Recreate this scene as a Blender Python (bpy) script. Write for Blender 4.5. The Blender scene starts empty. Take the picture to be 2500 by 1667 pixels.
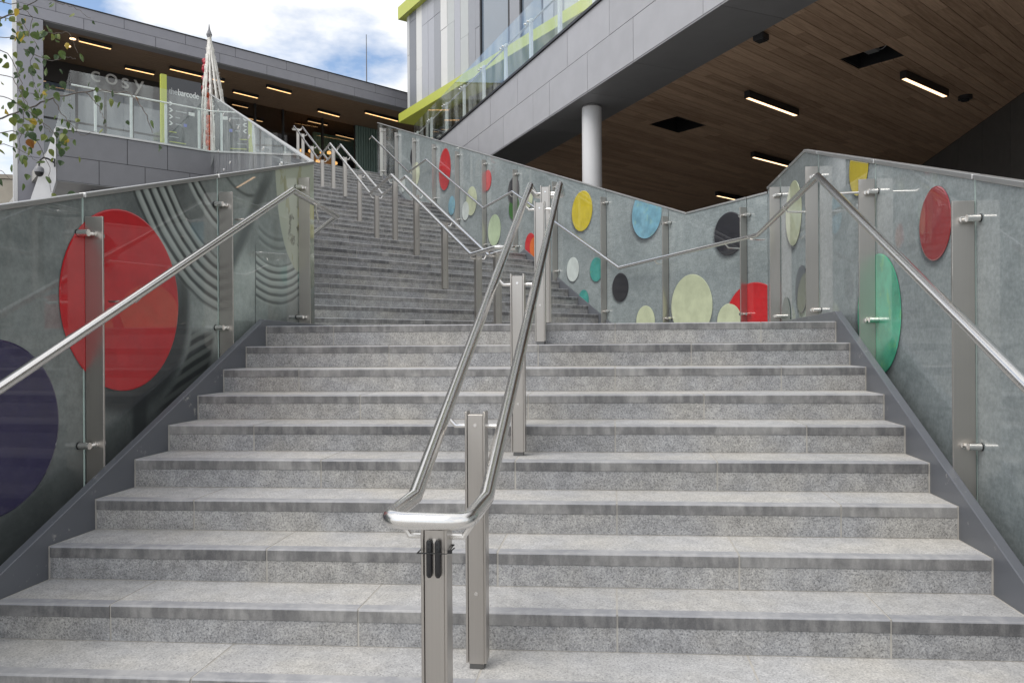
import bpy, bmesh, math, random
from mathutils import Vector, Matrix
random.seed(7)
scene = bpy.context.scene
R = math.radians

# ------------------------------------------------------------------ camera
cam_data = bpy.data.cameras.new('camera')
cam = bpy.data.objects.new('camera', cam_data)
scene.collection.objects.link(cam)
ROLL = 0.0065
cam.matrix_world = Matrix(((1, ROLL, 0, 0), (0, 0, -1, 0), (-ROLL, 1, 0, 0), (0, 0, 0, 1)))
cam_data.sensor_width = 36.0
cam_data.lens = 36.0 * 1800 / 2500
cam_data.shift_y = 6.9 / 2500
cam_data.clip_start = 0.05
cam_data.clip_end = 3000
scene.camera = cam

# ------------------------------------------------------------------ world + sun
SUN_ELEV, SUN_AZ = R(54), R(232)       # azimuth clockwise from +Y
world = bpy.data.worlds.new('World')
scene.world = world
world.use_nodes = True
wn, wl_ = world.node_tree.nodes, world.node_tree.links
wn.clear()
wout = wn.new('ShaderNodeOutputWorld')
bg = wn.new('ShaderNodeBackground')
bg.inputs['Strength'].default_value = 0.13
sky = wn.new('ShaderNodeTexSky')
sky.sky_type = 'NISHITA'
sky.sun_disc = False
sky.sun_elevation = SUN_ELEV
sky.sun_rotation = SUN_AZ
sky.dust_density = 1.5
tc = wn.new('ShaderNodeTexCoord')
mp = wn.new('ShaderNodeMapping')
mp.inputs['Scale'].default_value = (1.0, 1.0, 2.2)
mp.inputs['Location'].default_value = (0.3, 1.4, 2.9)
cl = wn.new('ShaderNodeTexNoise')
cl.inputs['Scale'].default_value = 2.6
cl.inputs['Detail'].default_value = 8
cl.inputs['Roughness'].default_value = 0.55
ramp = wn.new('ShaderNodeValToRGB')
ramp.color_ramp.elements[0].position = 0.37
ramp.color_ramp.elements[0].color = (0, 0, 0, 1)
ramp.color_ramp.elements[1].position = 0.47
ramp.color_ramp.elements[1].color = (1, 1, 1, 1)
cl2 = wn.new('ShaderNodeTexNoise')
cl2.inputs['Scale'].default_value = 5.0
cl2.inputs['Detail'].default_value = 6
ramp2 = wn.new('ShaderNodeValToRGB')
ramp2.color_ramp.elements[0].position = 0.3
ramp2.color_ramp.elements[0].color = (4.5, 4.65, 4.9, 1)
ramp2.color_ramp.elements[1].position = 0.62
ramp2.color_ramp.elements[1].color = (5.8, 5.8, 5.8, 1)
mixw = wn.new('ShaderNodeMix')
mixw.data_type = 'RGBA'
wl_.new(tc.outputs['Generated'], mp.inputs['Vector'])
wl_.new(mp.outputs['Vector'], cl.inputs['Vector'])
wl_.new(mp.outputs['Vector'], cl2.inputs['Vector'])
wl_.new(cl.outputs['Fac'], ramp.inputs['Fac'])
wl_.new(cl2.outputs['Fac'], ramp2.inputs['Fac'])
wl_.new(ramp.outputs['Color'], mixw.inputs['Factor'])
wl_.new(sky.outputs['Color'], mixw.inputs['A'])
wl_.new(ramp2.outputs['Color'], mixw.inputs['B'])
wl_.new(mixw.outputs['Result'], bg.inputs['Color'])
wl_.new(bg.outputs['Background'], wout.inputs['Surface'])

sun_data = bpy.data.lights.new('sun', 'SUN')
sun_data.energy = 1.5
sun_data.angle = R(40)
sun_data.color = (1.0, 0.96, 0.9)
sun = bpy.data.objects.new('sun', sun_data)
scene.collection.objects.link(sun)
sd = Vector((math.sin(SUN_AZ) * math.cos(SUN_ELEV), math.cos(SUN_AZ) * math.cos(SUN_ELEV), math.sin(SUN_ELEV)))
sun.rotation_euler = sd.to_track_quat('Z', 'Y').to_euler()

scene.view_settings.view_transform = 'Standard'
scene.view_settings.look = 'None'
scene.view_settings.gamma = 1
scene.view_settings.use_curve_mapping = False
scene.view_settings.exposure = 0.66

# ------------------------------------------------------------------ object helpers
col = scene.collection
def V3(p, z=None):
    return Vector((p[0], p[1], p[2] if z is None else z))

class MB:
    """collects faces for one mesh"""
    def __init__(s):
        s.v, s.f, s.m, s.uv = [], [], [], []
    def face(s, pts, m=0):
        b = len(s.v)
        s.v += [tuple(p) for p in pts]
        s.f.append(tuple(range(b, b + len(pts))))
        s.m.append(m)
    def poly(s, verts, faces, m=0):
        b = len(s.v)
        s.v += [tuple(p) for p in verts]
        for f in faces:
            s.f.append(tuple(b + i for i in f))
            s.m.append(m)
    def box(s, o, ax, ay, az, m=0):
        """box from corner o along three vectors"""
        o, ax, ay, az = Vector(o), Vector(ax), Vector(ay), Vector(az)
        p = [o, o + ax, o + ax + ay, o + ay]
        p += [q + az for q in p]
        s.poly(p, [(3, 2, 1, 0), (4, 5, 6, 7), (0, 1, 5, 4), (1, 2, 6, 5), (2, 3, 7, 6), (3, 0, 4, 7)], m)
    def cbox(s, c, ax, ay, az, m=0):
        ax, ay, az = Vector(ax), Vector(ay), Vector(az)
        s.box(Vector(c) - ax / 2 - ay / 2 - az / 2, ax, ay, az, m)
    def prism(s, poly, ext, m=0):
        """poly: 3D points, extruded by vector ext"""
        n = len(poly); ext = Vector(ext)
        p = [Vector(q) for q in poly]; p += [q + ext for q in p]
        fs = [tuple(range(n - 1, -1, -1)), tuple(range(n, 2 * n))]
        fs += [(i, (i + 1) % n, (i + 1) % n + n, i + n) for i in range(n)]
        s.poly(p, fs, m)
    def tube(s, pts, r, seg=12, closed=False, caps=True, m=0, radii=None):
        pts = [Vector(p) for p in pts]
        n = len(pts)
        rings = []
        prev = None
        for i in range(n):
            if closed:
                t0 = (pts[i] - pts[i - 1]).normalized(); t1 = (pts[(i + 1) % n] - pts[i]).normalized()
            else:
                t0 = (pts[i] - pts[i - 1]).normalized() if i else (pts[1] - pts[0]).normalized()
                t1 = (pts[i + 1] - pts[i]).normalized() if i < n - 1 else t0
            t = (t0 + t1).normalized()
            if prev is None:
                up = Vector((0, 0, 1)) if abs(t.z) < 0.9 else Vector((1, 0, 0))
                a = t.cross(up).normalized()
            else:
                a = (prev - t * prev.dot(t)).normalized()
            prev = a
            b = t.cross(a)
            # mitre
            cosh = max(0.35, t.dot(t1))
            k = 1 / cosh
            side = (t1 - t0)
            rr = radii[i] if radii else r
            ring = []
            for j in range(seg):
                an = 2 * math.pi * j / seg
                d = a * math.cos(an) * rr + b * math.sin(an) * rr
                if side.length > 1e-4:
                    sn = side.normalized()
                    d = d + sn * (d.dot(sn)) * (k - 1)
                ring.append(pts[i] + d)
            rings.append(ring)
        verts = [p for ring in rings for p in ring]
        fs = []
        for i in range(n if closed else n - 1):
            o, q = i * seg, ((i + 1) % n) * seg
            for j in range(seg):
                k2 = (j + 1) % seg
                fs.append((o + j, q + j, q + k2, o + k2))
        if caps and not closed:
            fs.append(tuple(range(seg)))
            fs.append(tuple((n - 1) * seg + j for j in range(seg - 1, -1, -1)))
        s.poly(verts, fs, m)
    def build(s, name, mats, parent=None, smooth=False, bevel=0, uvf=None, **tags):
        me = bpy.data.meshes.new(name)
        me.from_pydata(s.v, [], s.f)
        if not isinstance(mats, (list, tuple)):
            mats = [mats]
        for mt in mats:
            me.materials.append(mt)
        for p, mi in zip(me.polygons, s.m):
            p.material_index = mi
            p.use_smooth = smooth
        bm = bmesh.new(); bm.from_mesh(me)
        bmesh.ops.remove_doubles(bm, verts=bm.verts, dist=1e-5)
        bmesh.ops.recalc_face_normals(bm, faces=bm.faces)
        if bevel:
            es = [e for e in bm.edges if len(e.link_faces) == 2 and e.calc_face_angle(0) > 0.5]
            bmesh.ops.bevel(bm, geom=es, offset=bevel, segments=1, affect='EDGES', clamp_overlap=True)
        if uvf:
            ul = bm.loops.layers.uv.new('UVMap')
            for f in bm.faces:
                for l in f.loops:
                    l[ul].uv = uvf(l.vert.co)
        bm.to_mesh(me); bm.free()
        if smooth:
            try:
                me.set_sharp_from_angle(angle=R(40))
            except Exception:
                pass
        return link(name, me, parent, **tags)

def link(name, me, parent=None, **tags):
    o = bpy.data.objects.new(name, me)
    col.objects.link(o)
    if parent is not None:
        o.parent = parent
        # keep mesh coordinates in world space
        off = Vector((0, 0, 0)); q = parent
        while q is not None:
            off += q.location; q = q.parent
        o.location = -off
    for k, v in tags.items():
        o[k] = v
    return o

def thing(name, label, cat, loc, group=None):
    o = bpy.data.objects.new(name, None)
    o.empty_display_size = 0.1
    col.objects.link(o)
    o.location = loc
    o['label'] = label; o['category'] = cat
    if group:
        o['group'] = group
    return o

def clip_poly(poly, a, b, c):
    """keep side a*x+b*y+c >= 0 of 2D polygon"""
    out = []
    n = len(poly)
    for i in range(n):
        p, q = poly[i], poly[(i + 1) % n]
        dp, dq = a * p[0] + b * p[1] + c, a * q[0] + b * q[1] + c
        if dp >= 0:
            out.append(p)
        if (dp >= 0) != (dq >= 0):
            t = dp / (dp - dq)
            out.append((p[0] + (q[0] - p[0]) * t, p[1] + (q[1] - p[1]) * t))
    return out

# ------------------------------------------------------------------ material helpers
class NT:
    """tiny expression helper over a node tree"""
    def __init__(s, name):
        s.mat = bpy.data.materials.new(name)
        s.mat.use_nodes = True
        s.t = s.mat.node_tree; s.n = s.t.nodes; s.l = s.t.links
        s.n.clear()
        s.out = s.n.new('ShaderNodeOutputMaterial')
    def set(s, sock, v):
        if hasattr(v, 'is_linked') or isinstance(v, bpy.types.NodeSocket):
            s.l.new(v, sock)
        else:
            if sock.type == 'RGBA' and len(v) == 3:
                v = (*v, 1)
            sock.default_value = v
    def m(s, op, a, b=0.0, c=0.0, clamp=False):
        nd = s.n.new('ShaderNodeMath'); nd.operation = op; nd.use_clamp = clamp
        s.set(nd.inputs[0], a); s.set(nd.inputs[1], b)
        if len(nd.inputs) > 2:
            s.set(nd.inputs[2], c)
        return nd.outputs[0]
    def add(s, a, b): return s.m('ADD', a, b)
    def sub(s, a, b): return s.m('SUBTRACT', a, b)
    def mul(s, a, b): return s.m('MULTIPLY', a, b)
    def smooth(s, x, a, b):
        nd = s.n.new('ShaderNodeMapRange'); nd.interpolation_type = 'SMOOTHSTEP'
        s.set(nd.inputs['Value'], x)
        nd.inputs['From Min'].default_value = a; nd.inputs['From Max'].default_value = b
        return nd.outputs[0]
    def mix(s, f, a, b):
        nd = s.n.new('ShaderNodeMix'); nd.data_type = 'RGBA'
        s.set(nd.inputs['Factor'], f); s.set(nd.inputs['A'], a); s.set(nd.inputs['B'], b)
        return nd.outputs['Result']
    def coord(s, kind='Object', scale=(1, 1, 1), rot=(0, 0, 0), loc=(0, 0, 0)):
        t = s.n.new('ShaderNodeTexCoord'); mp_ = s.n.new('ShaderNodeMapping')
        mp_.inputs['Scale'].default_value = scale; mp_.inputs['Rotation'].default_value = rot
        mp_.inputs['Location'].default_value = loc
        s.l.new(t.outputs[kind], mp_.inputs['Vector'])
        return mp_.outputs['Vector']
    def noise(s, vec, scale, detail=4, rough=0.55, out='Fac'):
        nd = s.n.new('ShaderNodeTexNoise')
        if vec is not None:
            s.l.new(vec, nd.inputs['Vector'])
        nd.inputs['Scale'].default_value = scale; nd.inputs['Detail'].default_value = detail
        nd.inputs['Roughness'].default_value = rough
        return nd.outputs[out]
    def vor(s, vec, scale, out='Distance', feature='F1'):
        nd = s.n.new('ShaderNodeTexVoronoi'); nd.feature = feature
        s.l.new(vec, nd.inputs['Vector']); nd.inputs['Scale'].default_value = scale
        return nd.outputs[out]
    def rand(s):
        return s.n.new('ShaderNodeObjectInfo').outputs['Random']
    def bump(s, h, strength=0.3, dist=0.002):
        nd = s.n.new('ShaderNodeBump'); nd.inputs['Strength'].default_value = strength
        nd.inputs['Distance'].default_value = dist; s.l.new(h, nd.inputs['Height'])
        return nd.outputs[0]
    def pbr(s, color, rough=0.5, metal=0.0, normal=None, coat=0.0, spec=0.5, coat_rough=0.0, **kw):
        b = s.n.new('ShaderNodeBsdfPrincipled')
        s.set(b.inputs['Base Color'], color)
        s.set(b.inputs['Roughness'], rough); s.set(b.inputs['Metallic'], metal)
        s.set(b.inputs['Specular IOR Level'], spec)
        s.set(b.inputs['Coat Weight'], coat); s.set(b.inputs['Coat Roughness'], coat_rough)
        if normal is not None:
            s.l.new(normal, b.inputs['Normal'])
        s.l.new(b.outputs[0], s.out.inputs['Surface'])
        return b

def simple(name, c, rough=0.5, metal=0.0, coat=0.0, noise=0.0, nscale=6.0, bump=0.0, bscale=80):
    t = NT(name)
    colr = c
    if noise:
        v = t.coord()
        f = t.noise(v, nscale, 5)
        f = t.smooth(f, 0.3, 0.7)
        r = t.rand()
        f = t.m('MULTIPLY_ADD', r, 0.5, t.mul(f, 0.5))
        colr = t.mix(f, tuple(x * (1 - noise) for x in c), tuple(min(1, x * (1 + noise)) for x in c))
    nrm = None
    if bump:
        nrm = t.bump(t.noise(t.coord(), bscale, 3), bump, 0.002)
    t.pbr(colr, rough, metal, nrm, coat)
    return t.mat

def emission(name, c, strength):
    t = NT(name)
    e = t.n.new('ShaderNodeEmission'); e.inputs['Color'].default_value = (*c, 1)
    e.inputs['Strength'].default_value = strength
    t.l.new(e.outputs[0], t.out.inputs['Surface'])
    return t.mat

def granite(name, lo, hi, speck, bumpk, rough=0.8, stain=0.15):
    t = NT(name)
    v = t.coord()
    rnd = t.rand()
    big = t.smooth(t.noise(v, 2.3, 5), 0.35, 0.68)
    mid = t.smooth(t.noise(v, 14, 4, 0.6), 0.35, 0.65)
    fine = t.smooth(t.noise(v, 120, 3, 0.7), 0.36, 0.64)
    cell = t.vor(v, 210, 'Color')
    sep = t.n.new('ShaderNodeSeparateColor'); t.l.new(cell, sep.inputs[0])
    f = t.add(t.mul(fine, 0.55), t.mul(sep.outputs[0], 0.45))
    c = t.mix(f, lo, hi)
    c = t.mix(t.mul(t.smooth(sep.outputs[1], 0.80, 0.95), speck), c, (0.03, 0.03, 0.032))
    warm = t.mix(big, (0.98, 0.99, 1.02), (1.02, 1.0, 0.965))
    m1 = t.n.new('ShaderNodeMix'); m1.data_type = 'RGBA'; m1.blend_type = 'MULTIPLY'
    m1.inputs['Factor'].default_value = 1
    t.l.new(c, m1.inputs['A']); t.l.new(warm, m1.inputs['B'])
    c = m1.outputs['Result']
    # dirt and per-stone tone
    tone = t.add(t.mul(rnd, 0.16), t.add(t.mul(mid, stain), t.mul(big, 0.08)))
    tone = t.add(tone, 0.86 - stain * 0.5)
    m2 = t.n.new('ShaderNodeMix'); m2.data_type = 'RGBA'; m2.blend_type = 'MULTIPLY'
    m2.inputs['Factor'].default_value = 1
    cmb = t.n.new('ShaderNodeCombineColor')
    for i in range(3):
        t.l.new(tone, cmb.inputs[i])
    t.l.new(c, m2.inputs['A']); t.l.new(cmb.outputs[0], m2.inputs['B'])
    # trodden-in gum and drip spots
    spt = t.vor(t.coord(scale=(1, 1, .5)), 2.6)
    spt = t.mul(t.smooth(spt, 0.045, 0.03), 0.45)
    res = t.mix(spt, m2.outputs['Result'], (0.07, 0.068, 0.065))
    t.pbr(res, rough, 0, t.bump(t.add(t.noise(v, 120, 3, 0.7), t.mul(t.noise(v, 30, 2), 0.5)), bumpk, 0.004), spec=0.3)
    return t.mat

def honed(name, lo, hi):
    t = NT(name)
    v = t.coord()
    vs = t.coord(scale=(2.2, 2.2, 0.7))
    streak = t.smooth(t.noise(vs, 9, 5, 0.65), 0.40, 0.66)
    blot = t.smooth(t.noise(v, 3.1, 4, 0.6), 0.42, 0.66)
    fine = t.noise(v, 160, 2, 0.6)
    f = t.add(t.mul(streak, 0.35), t.add(t.mul(blot, 0.45), t.mul(t.rand(), 0.25)))
    f = t.add(f, t.mul(t.sub(fine, 0.5), 0.35))
    c = t.mix(t.m('ADD', f, 0.0, clamp=True), lo, hi)
    t.pbr(c, 0.62, 0, t.bump(fine, 0.08, 0.002), spec=0.35)
    return t.mat

def steel(name, base=(0.60, 0.585, 0.56), rough=0.3, zscale=0.4, spread=0.12):
    t = NT(name)
    v = t.coord(scale=(60, 60, zscale))
    n = t.noise(v, 6, 3, 0.6)
    big = t.noise(t.coord(), 2.5, 3)
    r = t.add(rough - spread * 0.5, t.mul(n, spread))
    r = t.add(r, t.mul(big, 0.06))
    c = t.mix(n, tuple(x * 0.88 for x in base), base)
    t.pbr(c, r, 1.0, t.bump(n, 0.03, 0.0005))
    return t.mat

def wood(name, direction, dark, light, width=0.17, rough=0.6):
    """boards running along direction angle (rad from +X)"""
    t = NT(name)
    v = t.coord(rot=(0, 0, -direction), scale=(1, 1, 1))
    v2 = t.n.new('ShaderNodeMapping'); v2.inputs['Scale'].default_value = (1.2, 22, 1)
    t.l.new(v, v2.inputs['Vector'])
    addv = t.n.new('ShaderNodeVectorMath'); addv.operation = 'ADD'
    t.l.new(v2.outputs[0], addv.inputs[0])
    cmb = t.n.new('ShaderNodeCombineXYZ')
    rr = t.rand()
    t.l.new(t.mul(rr, 37.0), cmb.inputs[0]); t.l.new(t.mul(rr, 91.0), cmb.inputs[1])
    t.l.new(cmb.outputs[0], addv.inputs[1])
    g = t.noise(addv.outputs[0], 2.0, 5, 0.6)
    g2 = t.noise(addv.outputs[0], 9.0, 3, 0.6)
    f = t.add(t.mul(t.smooth(g, 0.3, 0.7), 0.45), t.add(t.mul(rr, 0.45), t.mul(g2, 0.15)))
    c = t.mix(f, dark, light)
    t.pbr(c, rough, 0, t.bump(g2, 0.1, 0.001), spec=0.3)
    return t.mat

def clear_glass(name, tint=(0.93, 0.965, 0.955), refl=1.0, haze=0.13):
    t = NT(name)
    tr = t.n.new('ShaderNodeBsdfTransparent'); tr.inputs[0].default_value = (*tint, 1)
    gl = t.n.new('ShaderNodeBsdfGlossy'); gl.inputs['Roughness'].default_value = 0.01
    gl.inputs['Color'].default_value = (refl, refl, refl, 1)
    fr = t.n.new('ShaderNodeFresnel'); fr.inputs['IOR'].default_value = 1.5
    nz = t.noise(t.coord(), 0.9, 2)
    t.l.new(t.bump(nz, 0.15, 0.01), gl.inputs['Normal'])
    mx = t.n.new('ShaderNodeMixShader')
    geo = t.n.new('ShaderNodeNewGeometry')
    t.l.new(t.mul(t.m('MULTIPLY_ADD', fr.outputs[0], 1.5, 0.02, clamp=True), t.sub(1.0, geo.outputs['Backfacing'])), mx.inputs[0])
    t.l.new(tr.outputs[0], mx.inputs[1]); t.l.new(gl.outputs[0], mx.inputs[2])
    df = t.n.new('ShaderNodeBsdfDiffuse'); df.inputs[0].default_value = (.75, .78, .77, 1)  # streaky pale film: slight dirt, plus whitish reflections painted in as diffuse colour
    m3 = t.n.new('ShaderNodeMixShader'); t.l.new(t.mul(t.smooth(t.noise(t.coord(scale=(1, 1, .25)), 3.0, 4), .35, .7), haze), m3.inputs[0])
    t.l.new(mx.outputs[0], m3.inputs[1]); t.l.new(df.outputs[0], m3.inputs[2])
    t.l.new(m3.outputs[0], t.out.inputs['Surface'])
    return t.mat

M = {}
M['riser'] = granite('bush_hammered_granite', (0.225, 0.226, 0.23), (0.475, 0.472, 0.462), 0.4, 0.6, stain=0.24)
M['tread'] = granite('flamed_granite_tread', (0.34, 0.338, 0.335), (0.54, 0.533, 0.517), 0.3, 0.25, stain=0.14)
M['band'] = honed('honed_granite_nosing', (0.10, 0.10, 0.104), (0.36, 0.355, 0.345))
M['band_lit_top'] = honed('honed_granite_nosing_lit_top', (0.26, 0.265, 0.285), (0.44, 0.437, 0.44))  # same stone as the riser band, light from above painted in as paler colour
M['mortar'] = simple('joint_mortar', (0.44, 0.42, 0.385), 0.9, noise=0.25, nscale=8)
M['paving'] = granite('granite_paving', (0.22, 0.22, 0.22), (0.48, 0.47, 0.45), 0.4, 0.3)
M['steel'] = steel('satin_steel_post', (0.56, 0.53, 0.495), 0.31)
M['rail'] = steel('polished_steel_rail', (0.88, 0.86, 0.83), 0.20, 8, 0.08)
M['darksteel'] = steel('shadow_gap_steel', (0.2, 0.2, 0.2), 0.4)
M['stringer'] = None
M['rubber'] = simple('black_rubber', (0.012, 0.012, 0.013), 0.5)

def paint_scuffed(name, c, c2):
    t = NT(name)
    v = t.coord()
    f = t.smooth(t.noise(v, 5, 6, 0.7), 0.56, 0.66)
    g = t.smooth(t.noise(v, 30, 5, 0.7), 0.56, 0.64)
    base = t.mix(t.noise(v, 2, 4), tuple(x * 0.85 for x in c), tuple(x * 1.12 for x in c))
    cc = t.mix(t.mul(f, t.mul(g, 0.9)), base, c2)
    t.pbr(cc, 0.42, 0, t.bump(t.noise(v, 60, 3), 0.05, 0.001), coat=0.15)
    return t.mat
M['stringer'] = paint_scuffed('blue_grey_stringer_paint', (0.118, 0.126, 0.142), (0.38, 0.37, 0.35))
M['string_out'] = simple('dark_concrete', (0.12, 0.12, 0.125), 0.8, noise=0.2)
M['clad'] = simple('grey_fibre_cement', (0.36, 0.36, 0.38), 0.45, noise=0.07, nscale=3, bump=0.05)
M['clad2'] = simple('mid_grey_fibre_cement', (0.19, 0.19, 0.205), 0.45, noise=0.07, nscale=3, bump=0.05)
M['clad3'] = simple('slate_grey_cladding', (0.30, 0.30, 0.335), 0.45, noise=0.06, nscale=3)
M['soffdark'] = simple('charcoal_soffit_panel', (0.21, 0.21, 0.215), 0.45, noise=0.08, nscale=3)
M['joint'] = simple('dark_joint_backing', (0.02, 0.02, 0.022), 0.8)
M['void'] = simple('unlit_void', (0.012, 0.012, 0.012), 0.9)
M['darkwall'] = simple('anthracite_wall_panel', (0.10, 0.10, 0.098), 0.55, noise=0.15)
M['white'] = simple('white_paint', (0.72, 0.72, 0.72), 0.4, noise=0.03)
M['palewall'] = simple('pale_render', (0.62, 0.62, 0.63), 0.7, noise=0.05)
M['column'] = simple('white_column_paint', (0.66, 0.66, 0.67), 0.35, noise=0.04, nscale=2)
M['lime'] = simple('lime_green_panel', (0.48, 0.52, 0.09), 0.4, noise=0.03)
M['black'] = simple('black_metal', (0.02, 0.02, 0.022), 0.4)
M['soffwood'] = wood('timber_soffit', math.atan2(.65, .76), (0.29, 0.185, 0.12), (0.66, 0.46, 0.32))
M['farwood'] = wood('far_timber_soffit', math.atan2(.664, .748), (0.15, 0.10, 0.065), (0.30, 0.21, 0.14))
M['lamp'] = emission('warm_light_strip', (1.0, 0.64, 0.36), 2.0)
M['lampc'] = emission('canopy_light_strip', (1.0, 0.56, 0.24), 1.5)
M['lamp2'] = emission('amber_light_strip', (1.0, 0.50, 0.16), 2.0)
M['glass'] = clear_glass('balustrade_glass')
M['glassedge'] = simple('glass_edge_green', (0.48, 0.60, 0.56), 0.2, coat=1.0)
M['cap'] = steel('satin_cap_rail', (0.55, 0.55, 0.54), 0.42)
M['winglass'] = None

def window_glass(name, c=(0.02, 0.025, 0.03), rough=0.03, spec=1.0):
    t = NT(name)
    v = t.coord()
    nz = t.noise(v, 0.7, 2)
    t.pbr(c, rough, 0, t.bump(nz, 0.12, 0.02), spec=spec, coat=1.0)
    return t.mat
M['winglass'] = window_glass('sky_toned_window', (.15, .19, .24))  # reflected sky is put into the blue-grey base colour
M['shopglass'] = clear_glass('shop_window', (0.62, 0.64, 0.66), haze=0.0)

def printed_glass():
    """photographic print of grey stone behind glass"""
    t = NT('printed_glass_stone')
    v = t.coord()
    n1 = t.noise(v, 1.3, 5, 0.6); n2 = t.noise(v, 9, 5, 0.65)
    vs = t.coord(scale=(1, 1, 5)); n3 = t.noise(vs, 7, 5, 0.65)
    n4 = t.noise(v, 45, 4, 0.7)
    f = t.add(t.mul(n1, 0.25), t.add(t.mul(n2, 0.22), t.add(t.mul(n3, 0.18), t.mul(n4, 0.35))))
    f = t.smooth(f, 0.36, 0.64)
    c = t.mix(f, (0.16, 0.187, 0.192), (0.30, 0.338, 0.342))
    t.pbr(c, 0.5, 0, None, coat=1.0, spec=0.3)
    return t.mat
M['print'] = printed_glass()

def printed_carving():
    """print on the left wall: stone carving with draped ribs. UV = metres along wall, height"""
    t = NT('printed_glass_carving')
    v = t.coord()
    uvn = t.n.new('ShaderNodeTexCoord')
    sp = t.n.new('ShaderNodeSeparateXYZ'); t.l.new(uvn.outputs['UV'], sp.inputs[0])
    a, z = sp.outputs[0], sp.outputs[1]
    wob = t.mul(t.sub(t.noise(v, 1.6, 3), 0.5), 0.16)
    def dist(ca, cz, ka=1.0, kz=1.0):
        da = t.mul(t.sub(a, ca), ka); dz = t.mul(t.sub(z, cz), kz)
        return t.m('SQRT', t.add(t.mul(da, da), t.mul(dz, dz)))
    n1 = t.noise(v, 1.5, 5, 0.6); n2 = t.noise(v, 14, 5, 0.7); n4 = t.noise(v, 50, 4, 0.7)
    f = t.smooth(t.add(t.mul(n1, 0.5), t.add(t.mul(n2, 0.3), t.mul(n4, 0.2))), 0.36, 0.64)
    left = t.mix(f, (0.115, 0.132, 0.128), (0.225, 0.25, 0.24))
    right = t.mix(f, (0.30, 0.35, 0.325), (0.50, 0.56, 0.525))
    c = t.mix(t.smooth(a, -0.9, -0.1), left, right)
    dark = (0.028, 0.032, 0.034)
    d1 = t.add(dist(-1.345, 0.25), t.mul(wob, 0.4))
    below = t.smooth(t.sub(z, t.mul(a, 0.25)), 0.85, 0.45)
    # soft drape shade spreading from the red disc to the upper right
    up = t.mul(t.smooth(a, -1.62, -1.2), t.smooth(z, 0.55, 0.8))
    c = t.mix(t.mul(up, 0.45), c, dark)
    # dark carved ring round the disc
    ring = t.mul(t.smooth(d1, 0.66, 0.58), t.mul(t.smooth(a, -1.80, -1.45), below))
    c = t.mix(t.mul(ring, 0.88), c, dark)
    pole = t.mul(t.smooth(t.m('ABSOLUTE', t.sub(a, -1.24)), 0.09, 0.04), t.smooth(z, -0.2, -0.3))
    c = t.mix(t.mul(pole, 0.8), c, dark)
    # ladder of carved teeth
    tooth = t.m('SINE', t.mul(t.add(t.sub(z, t.mul(a, 0.35)), t.mul(wob, 0.3)), 88))
    tm = t.mul(t.smooth(d1, 0.64, 0.68), t.smooth(d1, 0.96, 0.90))
    tm = t.mul(tm, t.mul(t.smooth(z, 0.13, 0.06), t.smooth(a, -1.12, -0.98)))
    c = t.mix(t.mul(tm, 0.9), c, t.mix(t.smooth(tooth, -0.7, 0.8), (0.02, 0.023, 0.024), (0.16, 0.18, 0.165)))
    # carved ribs sweeping down from the top edge
    def grooves(dd, freq, lo_, hi_, phase=0.0):
        sn = t.m('SINE', t.add(t.mul(dd, freq), phase))
        sn2 = t.m('SINE', t.add(t.mul(dd, freq * 2), phase + 0.8))
        return t.mix(t.smooth(t.add(sn, t.mul(sn2, 0.35)), -1.1, 1.1), lo_, hi_)
    d2 = t.add(dist(-0.05, 1.65), t.mul(wob, 0.35))
    rm = t.mul(t.smooth(d2, 1.06, 1.10), t.smooth(d2, 1.47, 1.43))
    rm_b = t.mul(t.smooth(d2, 0.76, 0.79), t.smooth(d2, 0.93, 0.90))
    rm_all = t.m('MAXIMUM', rm, rm_b)
    rm_all = t.mul(rm_all, t.mul(t.smooth(a, -0.375, -0.385), t.smooth(z, -0.02, 0.14)))
    c = t.mix(t.mul(rm_all, 0.95), c, grooves(d2, 86, (0.032, 0.038, 0.038), (0.36, 0.40, 0.375)))
    # shade strokes in the third pane
    st = t.add(dist(0.02, 1.75), t.mul(wob, 0.3))
    sm = t.mul(t.smooth(t.m('ABSOLUTE', t.sub(st, 0.62)), 0.022, 0.0), t.mul(t.smooth(a, -0.37, -0.3), t.smooth(a, 0.2, 0.1)))
    c = t.mix(t.mul(sm, 0.8), c, (0.06, 0.07, 0.065))
    fold = t.sub(a, t.add(-0.68, t.mul(z, 0.80)))
    fo = t.mul(t.smooth(t.m('ABSOLUTE', t.add(fold, t.mul(wob, 0.4))), 0.12, 0.02), t.mul(t.smooth(z, 0.25, 0.45), t.smooth(z, 1.5, 1.2)))
    fo = t.mul(fo, t.smooth(a, -0.37, -0.36))
    c = t.mix(t.mul(fo, 0.8), c, (0.065, 0.078, 0.076))
    d3 = t.add(dist(0.49, 1.47), t.mul(wob, 0.25))
    rm3 = t.mul(t.smooth(d3, 0.80, 0.85), t.smooth(d3, 1.17, 1.13))
    rm3 = t.mul(rm3, t.smooth(a, 0.165, 0.175))
    c = t.mix(t.mul(rm3, 0.85), c, grooves(d3, 105, (0.09, 0.105, 0.10), (0.48, 0.54, 0.50)))
    rm4 = t.mul(t.mul(t.smooth(d3, 0.56, 0.6), t.smooth(d3, 0.74, 0.7)), t.mul(t.smooth(a, 0.2, 0.24), t.smooth(z, 1.05, 0.95)))
    c = t.mix(t.mul(rm4, 0.6), c, grooves(d3, 90, (0.11, 0.13, 0.125), (0.33, 0.38, 0.35)))
    fo2 = t.smooth(t.m('ABSOLUTE', t.sub(t.sub(a, 0.155), t.mul(z, 0.02))), 0.014, 0.0)
    c = t.mix(t.mul(fo2, t.mul(t.smooth(z, 0.82, 0.7), 0.85)), c, (0.04, 0.05, 0.05))
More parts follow.
